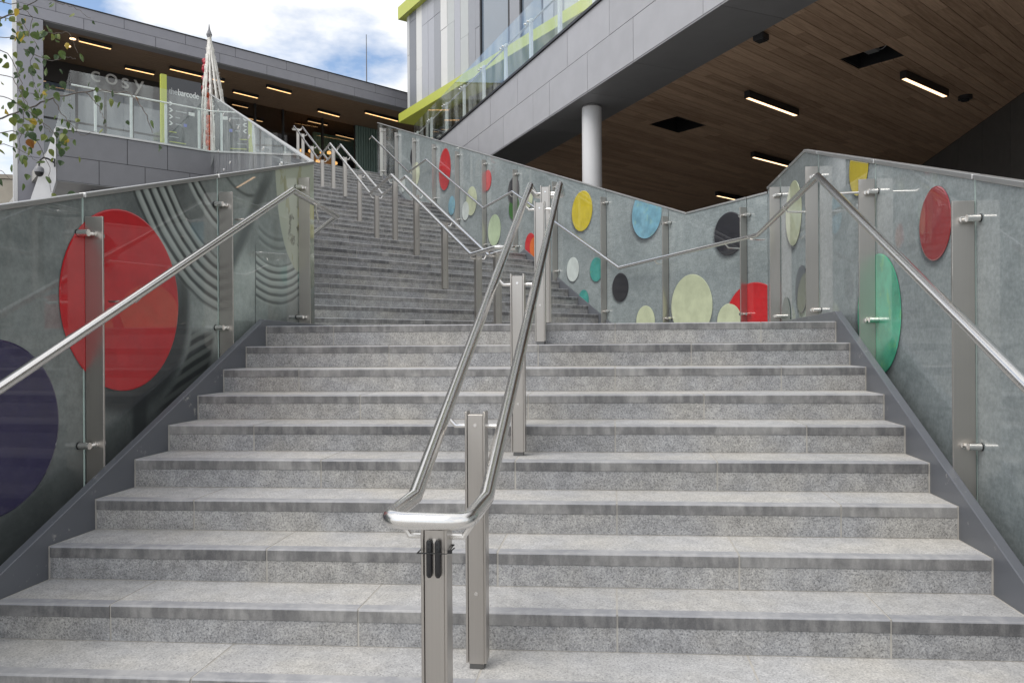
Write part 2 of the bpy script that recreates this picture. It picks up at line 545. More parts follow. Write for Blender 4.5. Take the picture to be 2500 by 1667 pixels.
    # pale cream tongue shape with yellow veins
    d4 = t.add(dist(0.98, 1.42, 1.0, 0.60), t.mul(wob, 0.25))
    pale = t.smooth(d4, 0.47, 0.455)
    vein = t.smooth(t.noise(t.coord(scale=(2, 2, 1)), 4.0, 3), 0.56, 0.62)
    cream = t.mix(t.mul(vein, 0.55), (0.44, 0.48, 0.38), (0.30, 0.29, 0.13))
    c = t.mix(pale, c, cream)
    d6 = t.add(dist(1.20, 0.80, 1.0, 0.55), t.mul(wob, 0.2))
    c = t.mix(t.mul(t.smooth(d6, 0.17, 0.155), 0.9), c, t.mix(t.smooth(t.noise(v, 9, 3), .45, .6), (0.30, 0.33, 0.26), (0.46, 0.50, 0.41)))
    d5 = dist(0.88, 1.02, 1.0, 0.8)
    vn2 = t.smooth(t.noise(v, 7, 4, 0.6), 0.5, 0.6)
    c = t.mix(t.mul(t.mul(t.smooth(d5, 0.2, 0.12), vn2), 0.85), c, (0.09, 0.095, 0.07))
    # print gets darker towards the lower left
    lowd = t.smooth(t.add(z, t.mul(t.add(a, 2.6), -0.35)), -0.55, -1.0)
    c = t.mix(t.mul(lowd, 0.7), c, (0.03, 0.035, 0.036))
    t.pbr(c, 0.5, 0, None, coat=1.0, spec=0.3)
    return t.mat
M['carving'] = printed_carving()

def disc_mat(name, c, mottled=0.12):
    t = NT('printed_disc_' + name)
    v = t.coord()
    f = t.smooth(t.noise(v, 6, 5, 0.6), 0.3, 0.7)
    c1 = tuple(x * (1 - mottled) for x in c); c2 = tuple(min(1, x * (1 + mottled)) for x in c)
    cc = t.mix(f, c1, c2)
    if mottled > 0.15:
        g = t.smooth(t.noise(v, 11, 4, 0.6), 0.55, 0.68)
        cc = t.mix(t.mul(g, 0.5), cc, (c[0] + .12, c[1] + .10, c[2] * .75))
    t.pbr(cc, 0.35, 0, None, coat=1.0, spec=0.4)
    return t.mat
DISC = dict(red=(0.46, 0.012, 0.017), yellow=(0.50, 0.40, 0.025), pale=(0.46, 0.50, 0.34), mint=(0.42, 0.52, 0.34),
            white=(0.52, 0.57, 0.55), teal=(0.05, 0.27, 0.24), green=(0.06, 0.36, 0.22), dgreen=(0.03, 0.14, 0.015),
            black=(0.022, 0.022, 0.027), slate=(0.055, 0.06, 0.075), blue=(0.16, 0.33, 0.42),
            orange=(0.60, 0.13, 0.015), navy=(0.022, 0.018, 0.065), moss=(0.04, 0.075, 0.06), maroon=(0.25, 0.016, 0.02))
DM = {k: disc_mat(k, c, 0.22 if k in ('green', 'blue', 'teal') else 0.10) for k, c in DISC.items()}

def drop_shadow_mat():  # soft dark disc: drop shadow of a roundel, put into the print
    t = NT('printed_drop_shadow')
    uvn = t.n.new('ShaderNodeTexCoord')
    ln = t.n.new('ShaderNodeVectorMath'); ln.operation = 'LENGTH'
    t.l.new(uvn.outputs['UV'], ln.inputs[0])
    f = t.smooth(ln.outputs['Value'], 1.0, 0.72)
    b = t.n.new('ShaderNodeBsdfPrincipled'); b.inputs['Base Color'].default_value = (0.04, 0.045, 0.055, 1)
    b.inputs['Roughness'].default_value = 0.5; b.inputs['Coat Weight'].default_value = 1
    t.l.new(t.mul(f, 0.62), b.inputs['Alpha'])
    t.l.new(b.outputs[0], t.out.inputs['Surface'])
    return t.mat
M['drop_shadow'] = drop_shadow_mat()

# ------------------------------------------------------------------ site geometry
Z0, H = 0.1473, 0.15
TH1, D1, Y01 = -0.0702, 0.3055, 5.3321
C1, S1 = math.cos(TH1), math.sin(TH1)
XL, XR, KK = -2.2086, 1.9129, -0.0639
def low(xa, v, z):
    """lower flight frame: xa across, v up the slope (plan)"""
    return Vector((xa * C1 - v * S1, xa * S1 + v * C1, z))
def low_shift(n): return KK * (n - 1) * D1
def low_v(n): return Y01 - (n - 1) * D1
def low_z(n): return Z0 - (n - 1) * H

WL = Vector((.135, 1, 0)).normalized()            # direction of lower side walls
WLN = Vector((-WL.y, WL.x, 0))                    # left of it
WU = Vector((-.427, .904, 0)).normalized()        # direction of upper side walls
WUN = Vector((-WU.y, WU.x, 0))                    # left of it
ND = Vector((-math.cos(.737), -math.sin(.737), 0))  # along the upper nosings, towards the left
P1 = Vector((1.4515, 10.981, 0))
G_ = 0.307
FL = [(0.0, 10, 0.1473), (4.40, 12, 1.6473), (9.40, 12, 3.4473)]   # start along, risers, base level
PLAZA = 3.4473 + 12 * H
GROUND = low_z(13)

NLOW = 12
TOPB = 0.052
def stone_block(name, parent, A, B, back, z, joint=0.004, first=True):
    """one step stone: front edge A->B at nosing, back vector, top level z"""
    A, B = Vector(A), Vector(B)
    u = (B - A).normalized()
    A = A + u * joint; B = B - u * joint
    bk = Vector(back).normalized(); L = Vector(back).length
    ar = 0.007 + random.uniform(-.001, .001)
    zb = TOPB + random.uniform(-.002, .002)
    # profile: (dist back, dz, material)
    rough_in = 0.003
    prof = [(rough_in, -H + 0.004), (rough_in, -zb), (0.0, -zb + 0.002), (0.0, -ar), (ar * 0.35, -ar * 0.35), (ar, 0.0), (0.058, 0.0), (L, 0.0), (L, -H + 0.004)]
    mats = [0, 1, 1, 2, 2, 2, 3, 3, 3]
    mb = MB()
    n = len(prof)
    a = [A + bk * p[0] + Vector((0, 0, z + p[1])) for p in prof]
    b = [B + bk * p[0] + Vector((0, 0, z + p[1])) for p in prof]
    vs = a + b
    b0 = len(mb.v); mb.v += [tuple(p) for p in vs]
    for i in range(n):
        j = (i + 1) % n
        mb.f.append((b0 + i, b0 + j, b0 + n + j, b0 + n + i)); mb.m.append(mats[i] if i < len(mats) else 3)
    mb.f.append(tuple(b0 + i for i in range(n - 1, -1, -1))); mb.m.append(1)
    mb.f.append(tuple(b0 + n + i for i in range(n))); mb.m.append(1)
    return mb.build('stone', [M['riser'], M['band'], M['band_lit_top'], M['tread']], parent)

# ---- lower flight
def struct(name, loc=(0, 0, 0)):
    o = bpy.data.objects.new(name, None); col.objects.link(o); o.location = loc; o['kind'] = 'structure'; return o
lower = struct('lower_staircase', low(0, low_v(12), GROUND))
JT = {1: [-1.694, 0.368, 1.393], 2: [-1.208, -0.176, 0.854], 3: [-1.735, 0.324, 1.357], 4: [-1.241, -0.216, 0.822],
      5: [-1.776, 0.28, 1.314], 6: [-1.282, -0.256, 0.773], 7: [-1.817, 0.244, 1.271], 8: [-1.326, -0.294, 0.738],
      9: [-1.856, -0.826, 0.2, 1.231], 10: [-1.357, -0.322, 0.677], 11: [-1.9, -.85, .16, 1.2], 12: [-1.4, -.36, .64]}
for n in range(1, NLOW + 1):
    xl, xr = XL + low_shift(n), XR + low_shift(n)
    js = [xl + .006] + [j for j in JT[n] if xl + .1 < j < xr - .1] + [xr - .006]
    v = low_v(n)
    depth = D1 + 0.03 if n > 1 else 0.42
    for a, b in zip(js[:-1], js[1:]):
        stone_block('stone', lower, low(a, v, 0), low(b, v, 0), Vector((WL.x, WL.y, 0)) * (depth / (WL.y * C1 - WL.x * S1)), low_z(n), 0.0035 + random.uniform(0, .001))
# mortar / core under the stones
mb = MB()
for n in range(1, NLOW + 1):
    xl, xr = XL + low_shift(n) - .01, XR + low_shift(n) + .01
    v = low_v(n) + 0.0045; z = low_z(n) - 0.0012
    bk = Vector((WL.x, WL.y, 0)) * 0.5
    mb.prism([low(xl, v, z - H - .02), low(xr, v, z - H - .02), low(xr, v, z), low(xl, v, z)], bk)
mb.build('mortar_bed', M['mortar'], lower)

# ---- ground
gm = MB(); gm.face([(-400, -300, GROUND - .003), (400, -300, GROUND - .003), (400, 700, GROUND - .003), (-400, 700, GROUND - .003)])
gm.build('ground', M['paving'], kind='structure')

# ---- first landing
WID = 4.90
lmb = MB()
pl = [low(XL - .25, low_v(1) + .40, 0), low(XR + .3, low_v(1) + .40, 0), Vector((3.0, 8.2, 0)), P1 - WUN * .25 + WU * .2, P1 + ND * WID + WU * .2, Vector((-1.9, 6.8, 0))]
lmb.prism([(p.x, p.y, Z0) for p in pl], (0, 0, -.25))
lmb.build('first_landing', M['paving'], kind='structure')

# ---- upper flights
NW = math.cos(.737) * WU.y - math.sin(.737) * WU.x
upper = struct('upper_staircase', P1)
for fi, (a0, nr, zb) in enumerate(FL):
    for i in range(nr):
        z = zb + (i + 1) * H
        fr = P1 + WU * (a0 + i * G_)
        last = i == nr - 1
        back = WU * (G_ + .03 if not last else (0.6))
        x = 0.0
        js = [0.0]
        off = random.uniform(.35, 1.35)
        while x < WID:
            x = js[-1] + (off if len(js) == 1 else random.uniform(1.05, 1.45))
            js.append(min(x, WID))
        for w0, w1 in zip(js[:-1], js[1:]):
            if w1 - w0 > .03:
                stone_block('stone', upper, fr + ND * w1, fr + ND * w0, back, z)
    mbf = MB()
    for i in range(nr):
        z = zb + (i + 1) * H - .0015
        fr = P1 + WU * (a0 + i * G_ + .005) - ND * .02
        q = fr + ND * (WID + .04)
        mbf.prism([V3(q, z - H - .03), V3(fr, z - H - .03), V3(fr, z), V3(q, z)], WU * (.5 if i < nr - 1 else .55))
    mbf.build('mortar_bed', M['mortar'], upper)
for k, (aa, bb, zz) in enumerate([(4.40 - 4.40 + 9 * G_ + .55, 4.42, 1.6473), (4.40 + 11 * G_ + .55, 9.42, 3.4473)]):
    lm = MB()
    a = P1 + WU * aa - ND * .1; b = P1 + WU * bb - ND * .1
    lm.prism([V3(a, zz - .001), V3(b, zz - .001), V3(b + ND * (WID + .3), zz - .001), V3(a + ND * (WID + .3), zz - .001)], (0, 0, -.2))
    lm.build('upper_landing', M['paving'], kind='structure')
# plaza slab at the top
TP0 = Vector((-8.56, 20.93, 0)); TP1 = Vector((-11.43, 18.55, 0))
TD = (TP1 - TP0).normalized(); TN = Vector((TD.y, -TD.x, 0))
if TN.y < 0: TN = -TN
top_a = FL[2][0] + 11 * G_ + .58
pa = P1 + WU * top_a - ND * .3
pm = MB()
TE = -TD
pts = [pa, pa + ND * (WID - .15), TP0 + TN * .35 + TE * .7, TP0 + TN * .35, TP1 + TN * .35, TP1 + TN * 25, Vector((14, 45, 0)), Vector((14, 26, 0))]
pm.prism([V3(p, PLAZA - .002) for p in pts], (0, 0, -.3))
pm.build('plaza', M['paving'], kind='structure')

# ------------------------------------------------------------------ painted stringers
def stringer(label, pts, thick_dir, cat='stair stringer', depth=1.2):
    """pts: top edge points; plate hangs down"""
    t = thing('stair_stringer', label, cat, (pts[0][0], pts[0][1], pts[0][2] - depth))
    mbs = MB()
    for p, q in zip(pts[:-1], pts[1:]):
        p, q = Vector(p), Vector(q)
        mbs.prism([p, q, q - Vector((0, 0, depth)), p - Vector((0, 0, depth))], thick_dir)
    mbs.build('plate', M['stringer'], t, bevel=0.003)
    return t
def lowedge(side, Y, z, off=0.0):
    # plan point on line of step ends
    if side < 0:
        X = -1.829 + .135 * (Y - 5.474)
    else:
        X = 2.282 + .135 * (Y - 5.185)
    p = Vector((X, Y, z)) - WLN * off * side
    return p
pitch = H / D1
def lz(side, Y): return (Z0 + .055 + pitch * (Y - (5.474 if side < 0 else 5.185)) * .985)
stringer('blue-grey painted steel stringer along the left side of the lower steps',
         [lowedge(-1, 1.75, lz(-1, 1.75)), lowedge(-1, 5.46, lz(-1, 5.46)), lowedge(-1, 6.72, Z0 + .035)], WLN * .045)
stringer('blue-grey painted steel stringer along the right side of the lower steps',
         [lowedge(1, 1.45, lz(1, 1.45)), lowedge(1, 5.22, lz(1, 5.22)), lowedge(1, 8.0, Z0 + .035)], -WLN * .045)
us = [P1 + WU * (-3.1) + Vector((0, 0, Z0 + .04)), P1 + WU * -.15 + Vector((0, 0, Z0 + .04))]
PU = H / G_
def uz(a, add=.06):
    """pitch line height of the upper flights at distance a"""
    for a0, nr, zb in FL:
        a1 = a0 + (nr - 1) * G_
        if a < a0 - .3:
            return zb + .04
        if a <= a1 + .08:
            return zb + H + max(0, min((a - a0) * PU, (nr - 1) * H)) + add if a > a0 - .2 else zb + .04
    return PLAZA + .04
prev = None
for a0, nr, zb in FL:
    a1 = a0 + (nr - 1) * G_
    us += [P1 + WU * (a0 - .16) + Vector((0, 0, zb + .10)), P1 + WU * (a1 + .08) + Vector((0, 0, zb + nr * H + .10)),
           P1 + WU * (a1 + .35) + Vector((0, 0, zb + nr * H + .04))]
stringer('long blue-grey painted stringer below the coloured-disc glass of the upper stairs', us, -WUN * .014)
ul = [P1 + ND * WID + WU * k for k in (0,)]
us2 = []
for a0, nr, zb in FL:
    a1 = a0 + (nr - 1) * G_
    us2 += [P1 + ND * WID + WU * (a0 - .16) + Vector((0, 0, zb + .10)), P1 + ND * WID + WU * (a1 + .08) + Vector((0, 0, zb + nr * H + .10)),
            P1 + ND * WID + WU * (a1 + .35) + Vector((0, 0, zb + nr * H + .04))]
stringer('painted stringer under the clear glass on the left of the upper stairs', us2, WUN * .045, depth=.5)

# ------------------------------------------------------------------ glass balustrades
class Wall:
    def __init__(s, base, d, inward):
        s.b = Vector((base[0], base[1], 0)); s.d = d; s.n = inward
    def p(s, a, z, off=0.0):
        q = s.b + s.d * a + s.n * off
        return Vector((q.x, q.y, z))
    def a_of(s, P):
        return (Vector((P[0], P[1], 0)) - s.b).dot(s.d)

def pane(w, pts, parent, mat, th=0.017, uv=False):
    """pts (a,z) polygon in the wall plane"""
    mbp = MB()
    mbp.prism([w.p(a, z, 0) for a, z in pts], w.n * -th)
    return mbp.build('glass_pane', mat, parent, uvf=(lambda co: (w.a_of(co), co.z)) if uv else None)

def cap_rail(w, a0, z0, a1, z1, parent, s=0.026):
    mbp = MB()
    mbp.prism([w.p(a0, z0, .012), w.p(a0, z0 + s, .012), w.p(a0, z0 + s, -.030), w.p(a0, z0, -.030)], w.p(a1, z1) - w.p(a0, z0))
    return mbp.build('cap_rail', M['cap'], parent, bevel=0.003)

def fin_post(w, a, z0, z1, parent, width=.085, th=.012, spig=None, glass_off=0.006):
    mbp = MB()
    mbp.box(w.p(a - th / 2, z0, glass_off), w.d * th, w.n * width, Vector((0, 0, z1 - z0)))
    o = mbp.build('post', M['steel'], parent, bevel=0.0015)
    for z in (spig or []):
        ms = MB()
        for s_ in (-1, 1):
            ac = a + s_ * .052
            ms.tube([w.p(ac, z, 0.0), w.p(ac, z, .062)], .0178, 14)
            ms.tube([w.p(ac, z, -.018), w.p(ac, z, -.030)], .019, 12)
        ms.tube([w.p(a - .058, z, .050), w.p(a + .058, z, .050)], .0085, 8)
        ms.tube([w.p(a - .0075, z, width * .62), w.p(a - .0165, z, width * .62)], .016, 12)
        ms.tube([w.p(a - .052, z, .001), w.p(a - .052, z, .006)], .0195, 12, m=1)
        ms.tube([w.p(a + .052, z, .001), w.p(a + .052, z, .006)], .0195, 12, m=1)
        ms.build('glass_clamp', [M['rail'], M['rubber']], o, smooth=True)
    return o

def printed_disc(w, kind, a, z, r, parent, clip=None, drop_shadow=True, kz=1.0, lift=0.0):
    """thin printed roundel bonded to the glass face; clip = list of half planes (A,B,C) in (a,z)"""
    poly = [(a + r * math.cos(2 * math.pi * i / 56), z + r * kz * math.sin(2 * math.pi * i / 56)) for i in range(56)]
    for cpl in (clip or []):
        poly = clip_poly(poly, *cpl)
        if len(poly) < 3:
            return
    if drop_shadow:
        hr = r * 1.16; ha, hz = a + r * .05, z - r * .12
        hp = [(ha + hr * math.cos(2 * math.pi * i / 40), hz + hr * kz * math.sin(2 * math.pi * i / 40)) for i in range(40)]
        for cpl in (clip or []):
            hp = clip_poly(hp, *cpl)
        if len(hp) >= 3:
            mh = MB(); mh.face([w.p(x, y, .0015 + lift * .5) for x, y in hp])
            mh.build('printed_drop_shadow', M['drop_shadow'], parent, uvf=lambda co: ((w.a_of(co) - ha) / hr, (co.z - hz) / (hr * kz)))
    md = MB()
    n = len(poly)
    ca = sum(p[0] for p in poly) / n; cz = sum(p[1] for p in poly) / n
    k = 0.006 / max(r, .05)
    inner = [(x + (ca - x) * k * 1.3, y + (cz - y) * k * 1.3) for x, y in poly]
    o0, o1 = .003 + lift, .0055 + lift
    vs = [w.p(x, y, o0) for x, y in poly] + [w.p(x, y, o1) for x, y in inner]
    md.poly(vs, [(i, (i + 1) % n, (i + 1) % n + n, i + n) for i in range(n)] + [tuple(range(n, 2 * n))])
    return md.build('printed_disc', DM[kind], parent)

ZG = 1.67
# -- lower right wall: frame base (2.43,5.185); ends at the corner near Y 8.0
LR = Wall((2.43, 5.185), WL, WLN)
def lr_top(a):
    Y = 5.185 + a * WL.y
    return min(1.685, 1.685 - .302 * (6.54 - Y))
def lr_bot(a):
    Y = 5.185 + a * WL.y
    return min(Z0 - .1, lz(1, Y) - .22)
lr = thing('glass_balustrade', 'printed glass wall on the right of the lower steps with green and red discs', 'glass balustrade', LR.p(0, -1.6))
seamsR = [-3.6, -1.702, -0.376, 0.952, 2.35, 2.962]
ktop = (6.54 - 5.185) / WL.y
for s0, s1 in zip(seamsR[:-1], seamsR[1:]):
    g0, g1 = s0 + .006, s1 - .006
    kb = (5.22 - 5.185) / WL.y
    bot = [(g1, lr_bot(g1)), (g0, lr_bot(g0))]
    if g0 < kb < g1: bot = [(g1, lr_bot(g1)), (kb, lr_bot(kb)), (g0, lr_bot(g0))]
    top = [(g0, lr_top(g0)), (g1, lr_top(g1))]
    if g0 < ktop < g1: top = [(g0, lr_top(g0)), (ktop, 1.685), (g1, lr_top(g1))]
    pane(LR, bot + top, lr, M['print'])
    me_ = MB()
    me_.box(LR.p(g0 - .004, lr_bot(g0), -.0165), LR.d * .0035, LR.n * .016, Vector((0, 0, lr_top(g0) - lr_bot(g0))))
    me_.build('polished_edge', M['glassedge'], lr)
    tp = top
    for (x0, y0), (x1, y1) in zip(tp[:-1], tp[1:]):
        cap_rail(LR, x0, y0, x1, y1, lr)
for a in (-1.702, -0.376, 0.952, 2.35):
    fin_post(LR, a, lr_bot(a) , lr_top(a) - .10, lr, spig=[lr_top(a) - .19, min(lz(1, 5.185 + a * WL.y), Z0) + .12], width=.10)
def clip_top_lr():
    # below top line z <= lr_top(a)
    sl = .302 * WL.y
    c0 = 1.685 - .302 * (6.54 - 5.185)
    return [(sl, -1, c0 - .003), (0, -1, 1.68)]
for kind, a, z, r in [('green', -.408, .178, .392), ('maroon', -1.265, .628, .197), ('pale', 1.802, 1.220, .305), ('slate', 1.52, .484, .216),
                      ('yellow', -.054, 1.22, .200), ('moss', 2.12, .26, .19), ('black', -2.55, -.72, .387)]:
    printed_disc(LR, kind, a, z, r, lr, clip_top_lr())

# -- upper right wall
UR = Wall((P1 - WUN * .02)[:2], WU, WUN)
ur = thing('glass_balustrade', 'long printed glass wall with many coloured discs beside the upper stairs', 'glass balustrade', UR.p(0, Z0))
SL = .3516
def ur_top(a): return ZG - .03 + max(0.0, a + 1.77) * SL
def ur_bot(a):
    return uz(a, .0) - .25
seamsU = [-3.178, -2.851, -1.409, .096, 1.609, 3.149, 4.625, 6.158, 7.711, 9.285, 10.887, 12.47, 13.1]
for i, (s0, s1) in enumerate(zip(seamsU[:-1], seamsU[1:])):
    g0, g1 = s0 + .006, s1 - .006
    zb0 = min(ur_bot(g0), ur_bot(g1), ur_bot((g0 + g1) / 2))
    zb1 = zb0
    if g0 < -1.77 < g1:
        top = [(g0, ur_top(g0)), (-1.77, ur_top(-1.77)), (g1, ur_top(g1))]
    else:
        top = [(g0, ur_top(g0)), (g1, ur_top(g1))]
    pane(UR, [(g1, zb1), (g0, zb0)] + top, ur, M['print'] if i < 10 else M['glass'])
    for (x0, y0), (x1, y1) in zip(top[:-1], top[1:]):
        cap_rail(UR, x0, y0, x1, y1, ur, .022)
for a in seamsU[1:-1]:
    fin_post(UR, a, ur_bot(a) - .1, ur_top(a) - .10, ur, spig=[ur_top(a) - .19, uz(a, 0) + .14], width=.095)
clu = [(SL, -1, ur_top(0) - .004)]
DU = [('red',-2.960,.206,.475),('pale',-2.56,.251,.214),('pale',-1.865,.467,.401),('pale',-.887,.305,.217),('black',-2.561,1.283,.256),('blue',-.924,1.79,.345),
      ('white',1.103,1.209,.198),('teal',.383,1.141,.187),('black',-.270,.819,.209),('yellow',.802,2.107,.318),('teal',.770,.70,.156),('red',2.631,1.798,.215),
      ('orange',2.469,1.741,.184),('mint',4.235,2.294,.313),('black',3.324,2.919,.249),('dgreen',3.311,2.590,.225),('pale',5.443,3.094,.309),('white',5.780,2.938,.207),
      ('blue',6.642,3.204,.217),('red',7.090,4.133,.40),('pale',9.268,4.487,.301),('black',9.539,5.013,.229),('white',10.405,4.410,.181),('red',4.570,3.359,.210),('pale',2.685,2.640,.164)]
for i, (kind, a, z, r) in enumerate(DU):
    cl_ = clu if a > -1.6 else [(0, -1, 1.62)]
    if i == 0:
        cl_ = cl_ + [(1, 0, 3.165)]
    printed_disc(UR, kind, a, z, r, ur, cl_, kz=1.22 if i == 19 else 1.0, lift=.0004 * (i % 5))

# -- lower left wall
LL = Wall((-1.98, 5.474), WL, -WLN)
def ll_top(a):
    return 1.665 - .302 * (6.77 - (5.474 + a * WL.y))
def ll_bot(a):
    Y = 5.474 + a * WL.y
    return min(Z0 - .1, lz(-1, Y) - .22)
ll = thing('glass_balustrade', 'printed glass wall with a big red disc on the left of the lower steps', 'glass balustrade', LL.p(0, -1.6))
seamsL = [-3.7, -1.692, -.378, 1.30]
for s0, s1 in zip(seamsL[:-1], seamsL[1:]):
    g0, g1 = s0 + .007, s1 - .007
    bot = [(g1, ll_bot(g1)), (g0, ll_bot(g0))]
    if g0 < 0 < g1: bot = [(g1, ll_bot(g1)), (0, ll_bot(0)), (g0, ll_bot(g0))]
    pane(LL, bot + [(g0, ll_top(g0)), (g1, ll_top(g1))], ll, M['carving'], uv=True)
    cap_rail(LL, g0, ll_top(g0), g1, ll_top(g1), ll)
    me_ = MB()
    me_.box(LL.p(g0 - .004, ll_bot(g0), -.0165), LL.d * .0035, LL.n * .016, Vector((0, 0, ll_top(g0) - ll_bot(g0))))
    me_.build('polished_edge', M['glassedge'], ll)
for a in (-1.692 + .012, -.378 + .012, 0.95):
    fin_post(LL, a, ll_bot(a), ll_top(a) - .10, ll, spig=[ll_top(a) - .19, min(lz(-1, 5.474 + a * WL.y), Z0) + .10], width=.10)
cll = [(.302 * WL.y, -1, ll_top(0) - .004)]
printed_disc(LL, 'red', -1.36, .259, .504, ll, cll, drop_shadow=False)
printed_disc(LL, 'navy', -2.265, -.356, .395, ll, cll, drop_shadow=False)

# -- upper left wall (clear glass)
UL = Wall((-1.806, 6.77), WU, -WUN)
ulb = thing('glass_balustrade', 'clear glass balustrade rising above the left edge of the upper stairs', 'glass balustrade', UL.p(0, Z0))
UL_END = 15.9
def ul_top(a): return 1.665 + .3486 * a
sULs = [0.06, 1.978, 3.653, 5.417, 7.273, 9.132, 10.85, 12.55, 14.2, UL_END]
for s0, s1 in zip(sULs[:-1], sULs[1:]):
    g0, g1 = s0 + .006, s1 - .006
    b0 = min(uz(g0 - 1.22, 0), uz(g1 - 1.22, 0)) - .2
    pane(UL, [(g1, b0), (g0, b0), (g0, ul_top(g0)), (g1, ul_top(g1))], ulb, M['glass'], th=.019)
    cap_rail(UL, g0, ul_top(g0), g1, ul_top(g1), ulb, .022)
for a in sULs[1:-1]:
    fin_post(UL, a, uz(a - 1.22, 0) - .2, ul_top(a) - .10, ulb, spig=[ul_top(a) - .25, uz(a - 1.22, 0) + .25], width=.09)

# grey clad parapet behind the clear glass
pw = thing('parapet_wall', 'grey clad parapet rising behind the clear glass left of the upper stairs', 'wall', UL.p(0, Z0))
def pw_top(a): return min(1.50 + .285 * a, 5.50)
pj = [1.7, 2.9, 4.2, 6.4, 8.6, 10.9, 14.03, 15.55]
for s0, s1 in zip(pj[:-1], pj[1:]):
    for k in range(2):
        f0 = [-1.2, -.75][k]; f1 = [-.75, 0][k]
        mbp = MB(); q0 = s0 + .006; q1 = s1 - .006
        mbp.prism([UL.p(q0, pw_top(q0) + f0 + .006, .14), UL.p(q1, pw_top(q1) + f0 + .006, .14), UL.p(q1, pw_top(q1) + f1, .14), UL.p(q0, pw_top(q0) + f1, .14)], UL.n * .03)
        mbp.build('panel', M['clad2'], pw)
mbp = MB(); cpg = MB()
for s0, s1 in ((1.7, 14.03), (14.03, 15.6)):
    mbp.prism([UL.p(s0, pw_top(s0) - 1.19, .172), UL.p(s1, pw_top(s1) - 1.19, .172), UL.p(s1, pw_top(s1) - .01, .172), UL.p(s0, pw_top(s0) - .01, .172)], UL.n * .05)
    cpg.prism([UL.p(s0, pw_top(s0), .13), UL.p(s0, pw_top(s0) + .04, .13), UL.p(s0, pw_top(s0) + .04, .235), UL.p(s0, pw_top(s0), .235)], UL.p(s1, pw_top(s1)) - UL.p(s0, pw_top(s0)))
mbp.build('core', M['joint'], pw)
cpg.build('coping', M['cap'], pw)

# ------------------------------------------------------------------ handrails
TR = 0.0236
def arc_corner(p0, p1, p2, r, k=6):
    p0, p1, p2 = Vector(p0), Vector(p1), Vector(p2)
    d0 = (p0 - p1).normalized(); d1 = (p2 - p1).normalized()
    ang = d0.angle(d1)
    tl = r / math.tan(ang / 2)
    a, b = p1 + d0 * tl, p1 + d1 * tl
    c = p1 + (d0 + d1).normalized() * (r / math.sin(ang / 2))
    out = []
    va, vb = a - c, b - c
    tot = va.angle(vb)
    ax = va.cross(vb).normalized()
    for i in range(k + 1):
        out.append(c + Matrix.Rotation(tot * i / k, 3, ax) @ va)
    return out

def twin_rail(parent, mids, lat, half=.114, r=.062):
    """closed loop of two parallel tubes with rounded ends"""
    Ls = [Vector(m) + lat * half for m in mids]; Rs = [Vector(m) - lat * half for m in mids]
    loop = Ls + Rs[::-1]
    n = len(loop); pts = []
    ends = {0, len(mids) - 1, len(mids), n - 1}
    for i in range(n):
        if i in ends:
            pts += arc_corner(loop[i - 1], loop[i], loop[(i + 1) % n], r)
        else:
            pts.append(loop[i])
    mbt = MB(); mbt.tube(pts, TR, 20, closed=True)
    return mbt.build('handrail_tube', M['rail'], parent, smooth=True)

def box_post(parent, c, d, lat, z0, z1, railz, half=.114, w=.076, dp=.07, brk=True, screws=True, slope=0):
    """channel post with recessed face towards -d, c = plan centre"""
    c = Vector((c[0], c[1], 0)); up = Vector((0, 0, 1))
    mbp = MB()
    t = .008
    lip = .006
    for s_ in (-1, 1):     # side plates
        o = c + lat * (s_ * (w / 2 - t / 2))
        mbp.cbox(V3(o, (z0 + .025 + z1) / 2), lat * t, d * dp, up * (z1 - z0 - .025))
    mbp.cbox(V3(c - d * (dp / 2 - lip - t / 2), (z0 + .02 + z1 - .012) / 2), lat * (w - 2 * t - .002), d * t, up * (z1 - z0 - .032))
    mbp.cbox(V3(c + d * (dp / 2 - lip - t / 2), (z0 + .02 + z1 - .012) / 2), lat * (w - 2 * t - .002), d * t, up * (z1 - z0 - .032))
    mbp.cbox(V3(c, z1 - .014), lat * (w - 2 * t - .002), d * (dp - 2 * lip - 2 * t - .002), up * .006)
    post = mbp.build('post', M['steel'], parent, bevel=0.0012)
    mf = MB(); mf.cbox(V3(c, z0 + .0125), lat * (w * .7), d * (dp * .7), up * .027)
    mf.build('base_foot', M['darksteel'], post)
    if screws:
        for zz in (z1 - .05, z0 + .28):
            ms = MB()
            ms.tube([V3(c - d * (dp / 2 - lip - .002), zz), V3(c - d * (dp / 2 - lip + .0025), zz)], .0065, 10)
            ms.build('screw_head', M['rail'], post, smooth=True)
    if brk:
        for s_ in (-1, 1):
            zb_ = min(z1 - .045, railz - .055)
            a = V3(c + lat * (s_ * (w / 2 - .002)), zb_)
            b = V3(c + lat * (s_ * (half - .035)), zb_)
            e = V3(c + lat * (s_ * half), railz - TR * .8)
            ms = MB(); ms.tube([a, b, e], .008, 8)
            ms.build('bracket', M['rail'], post, smooth=True)
    return post

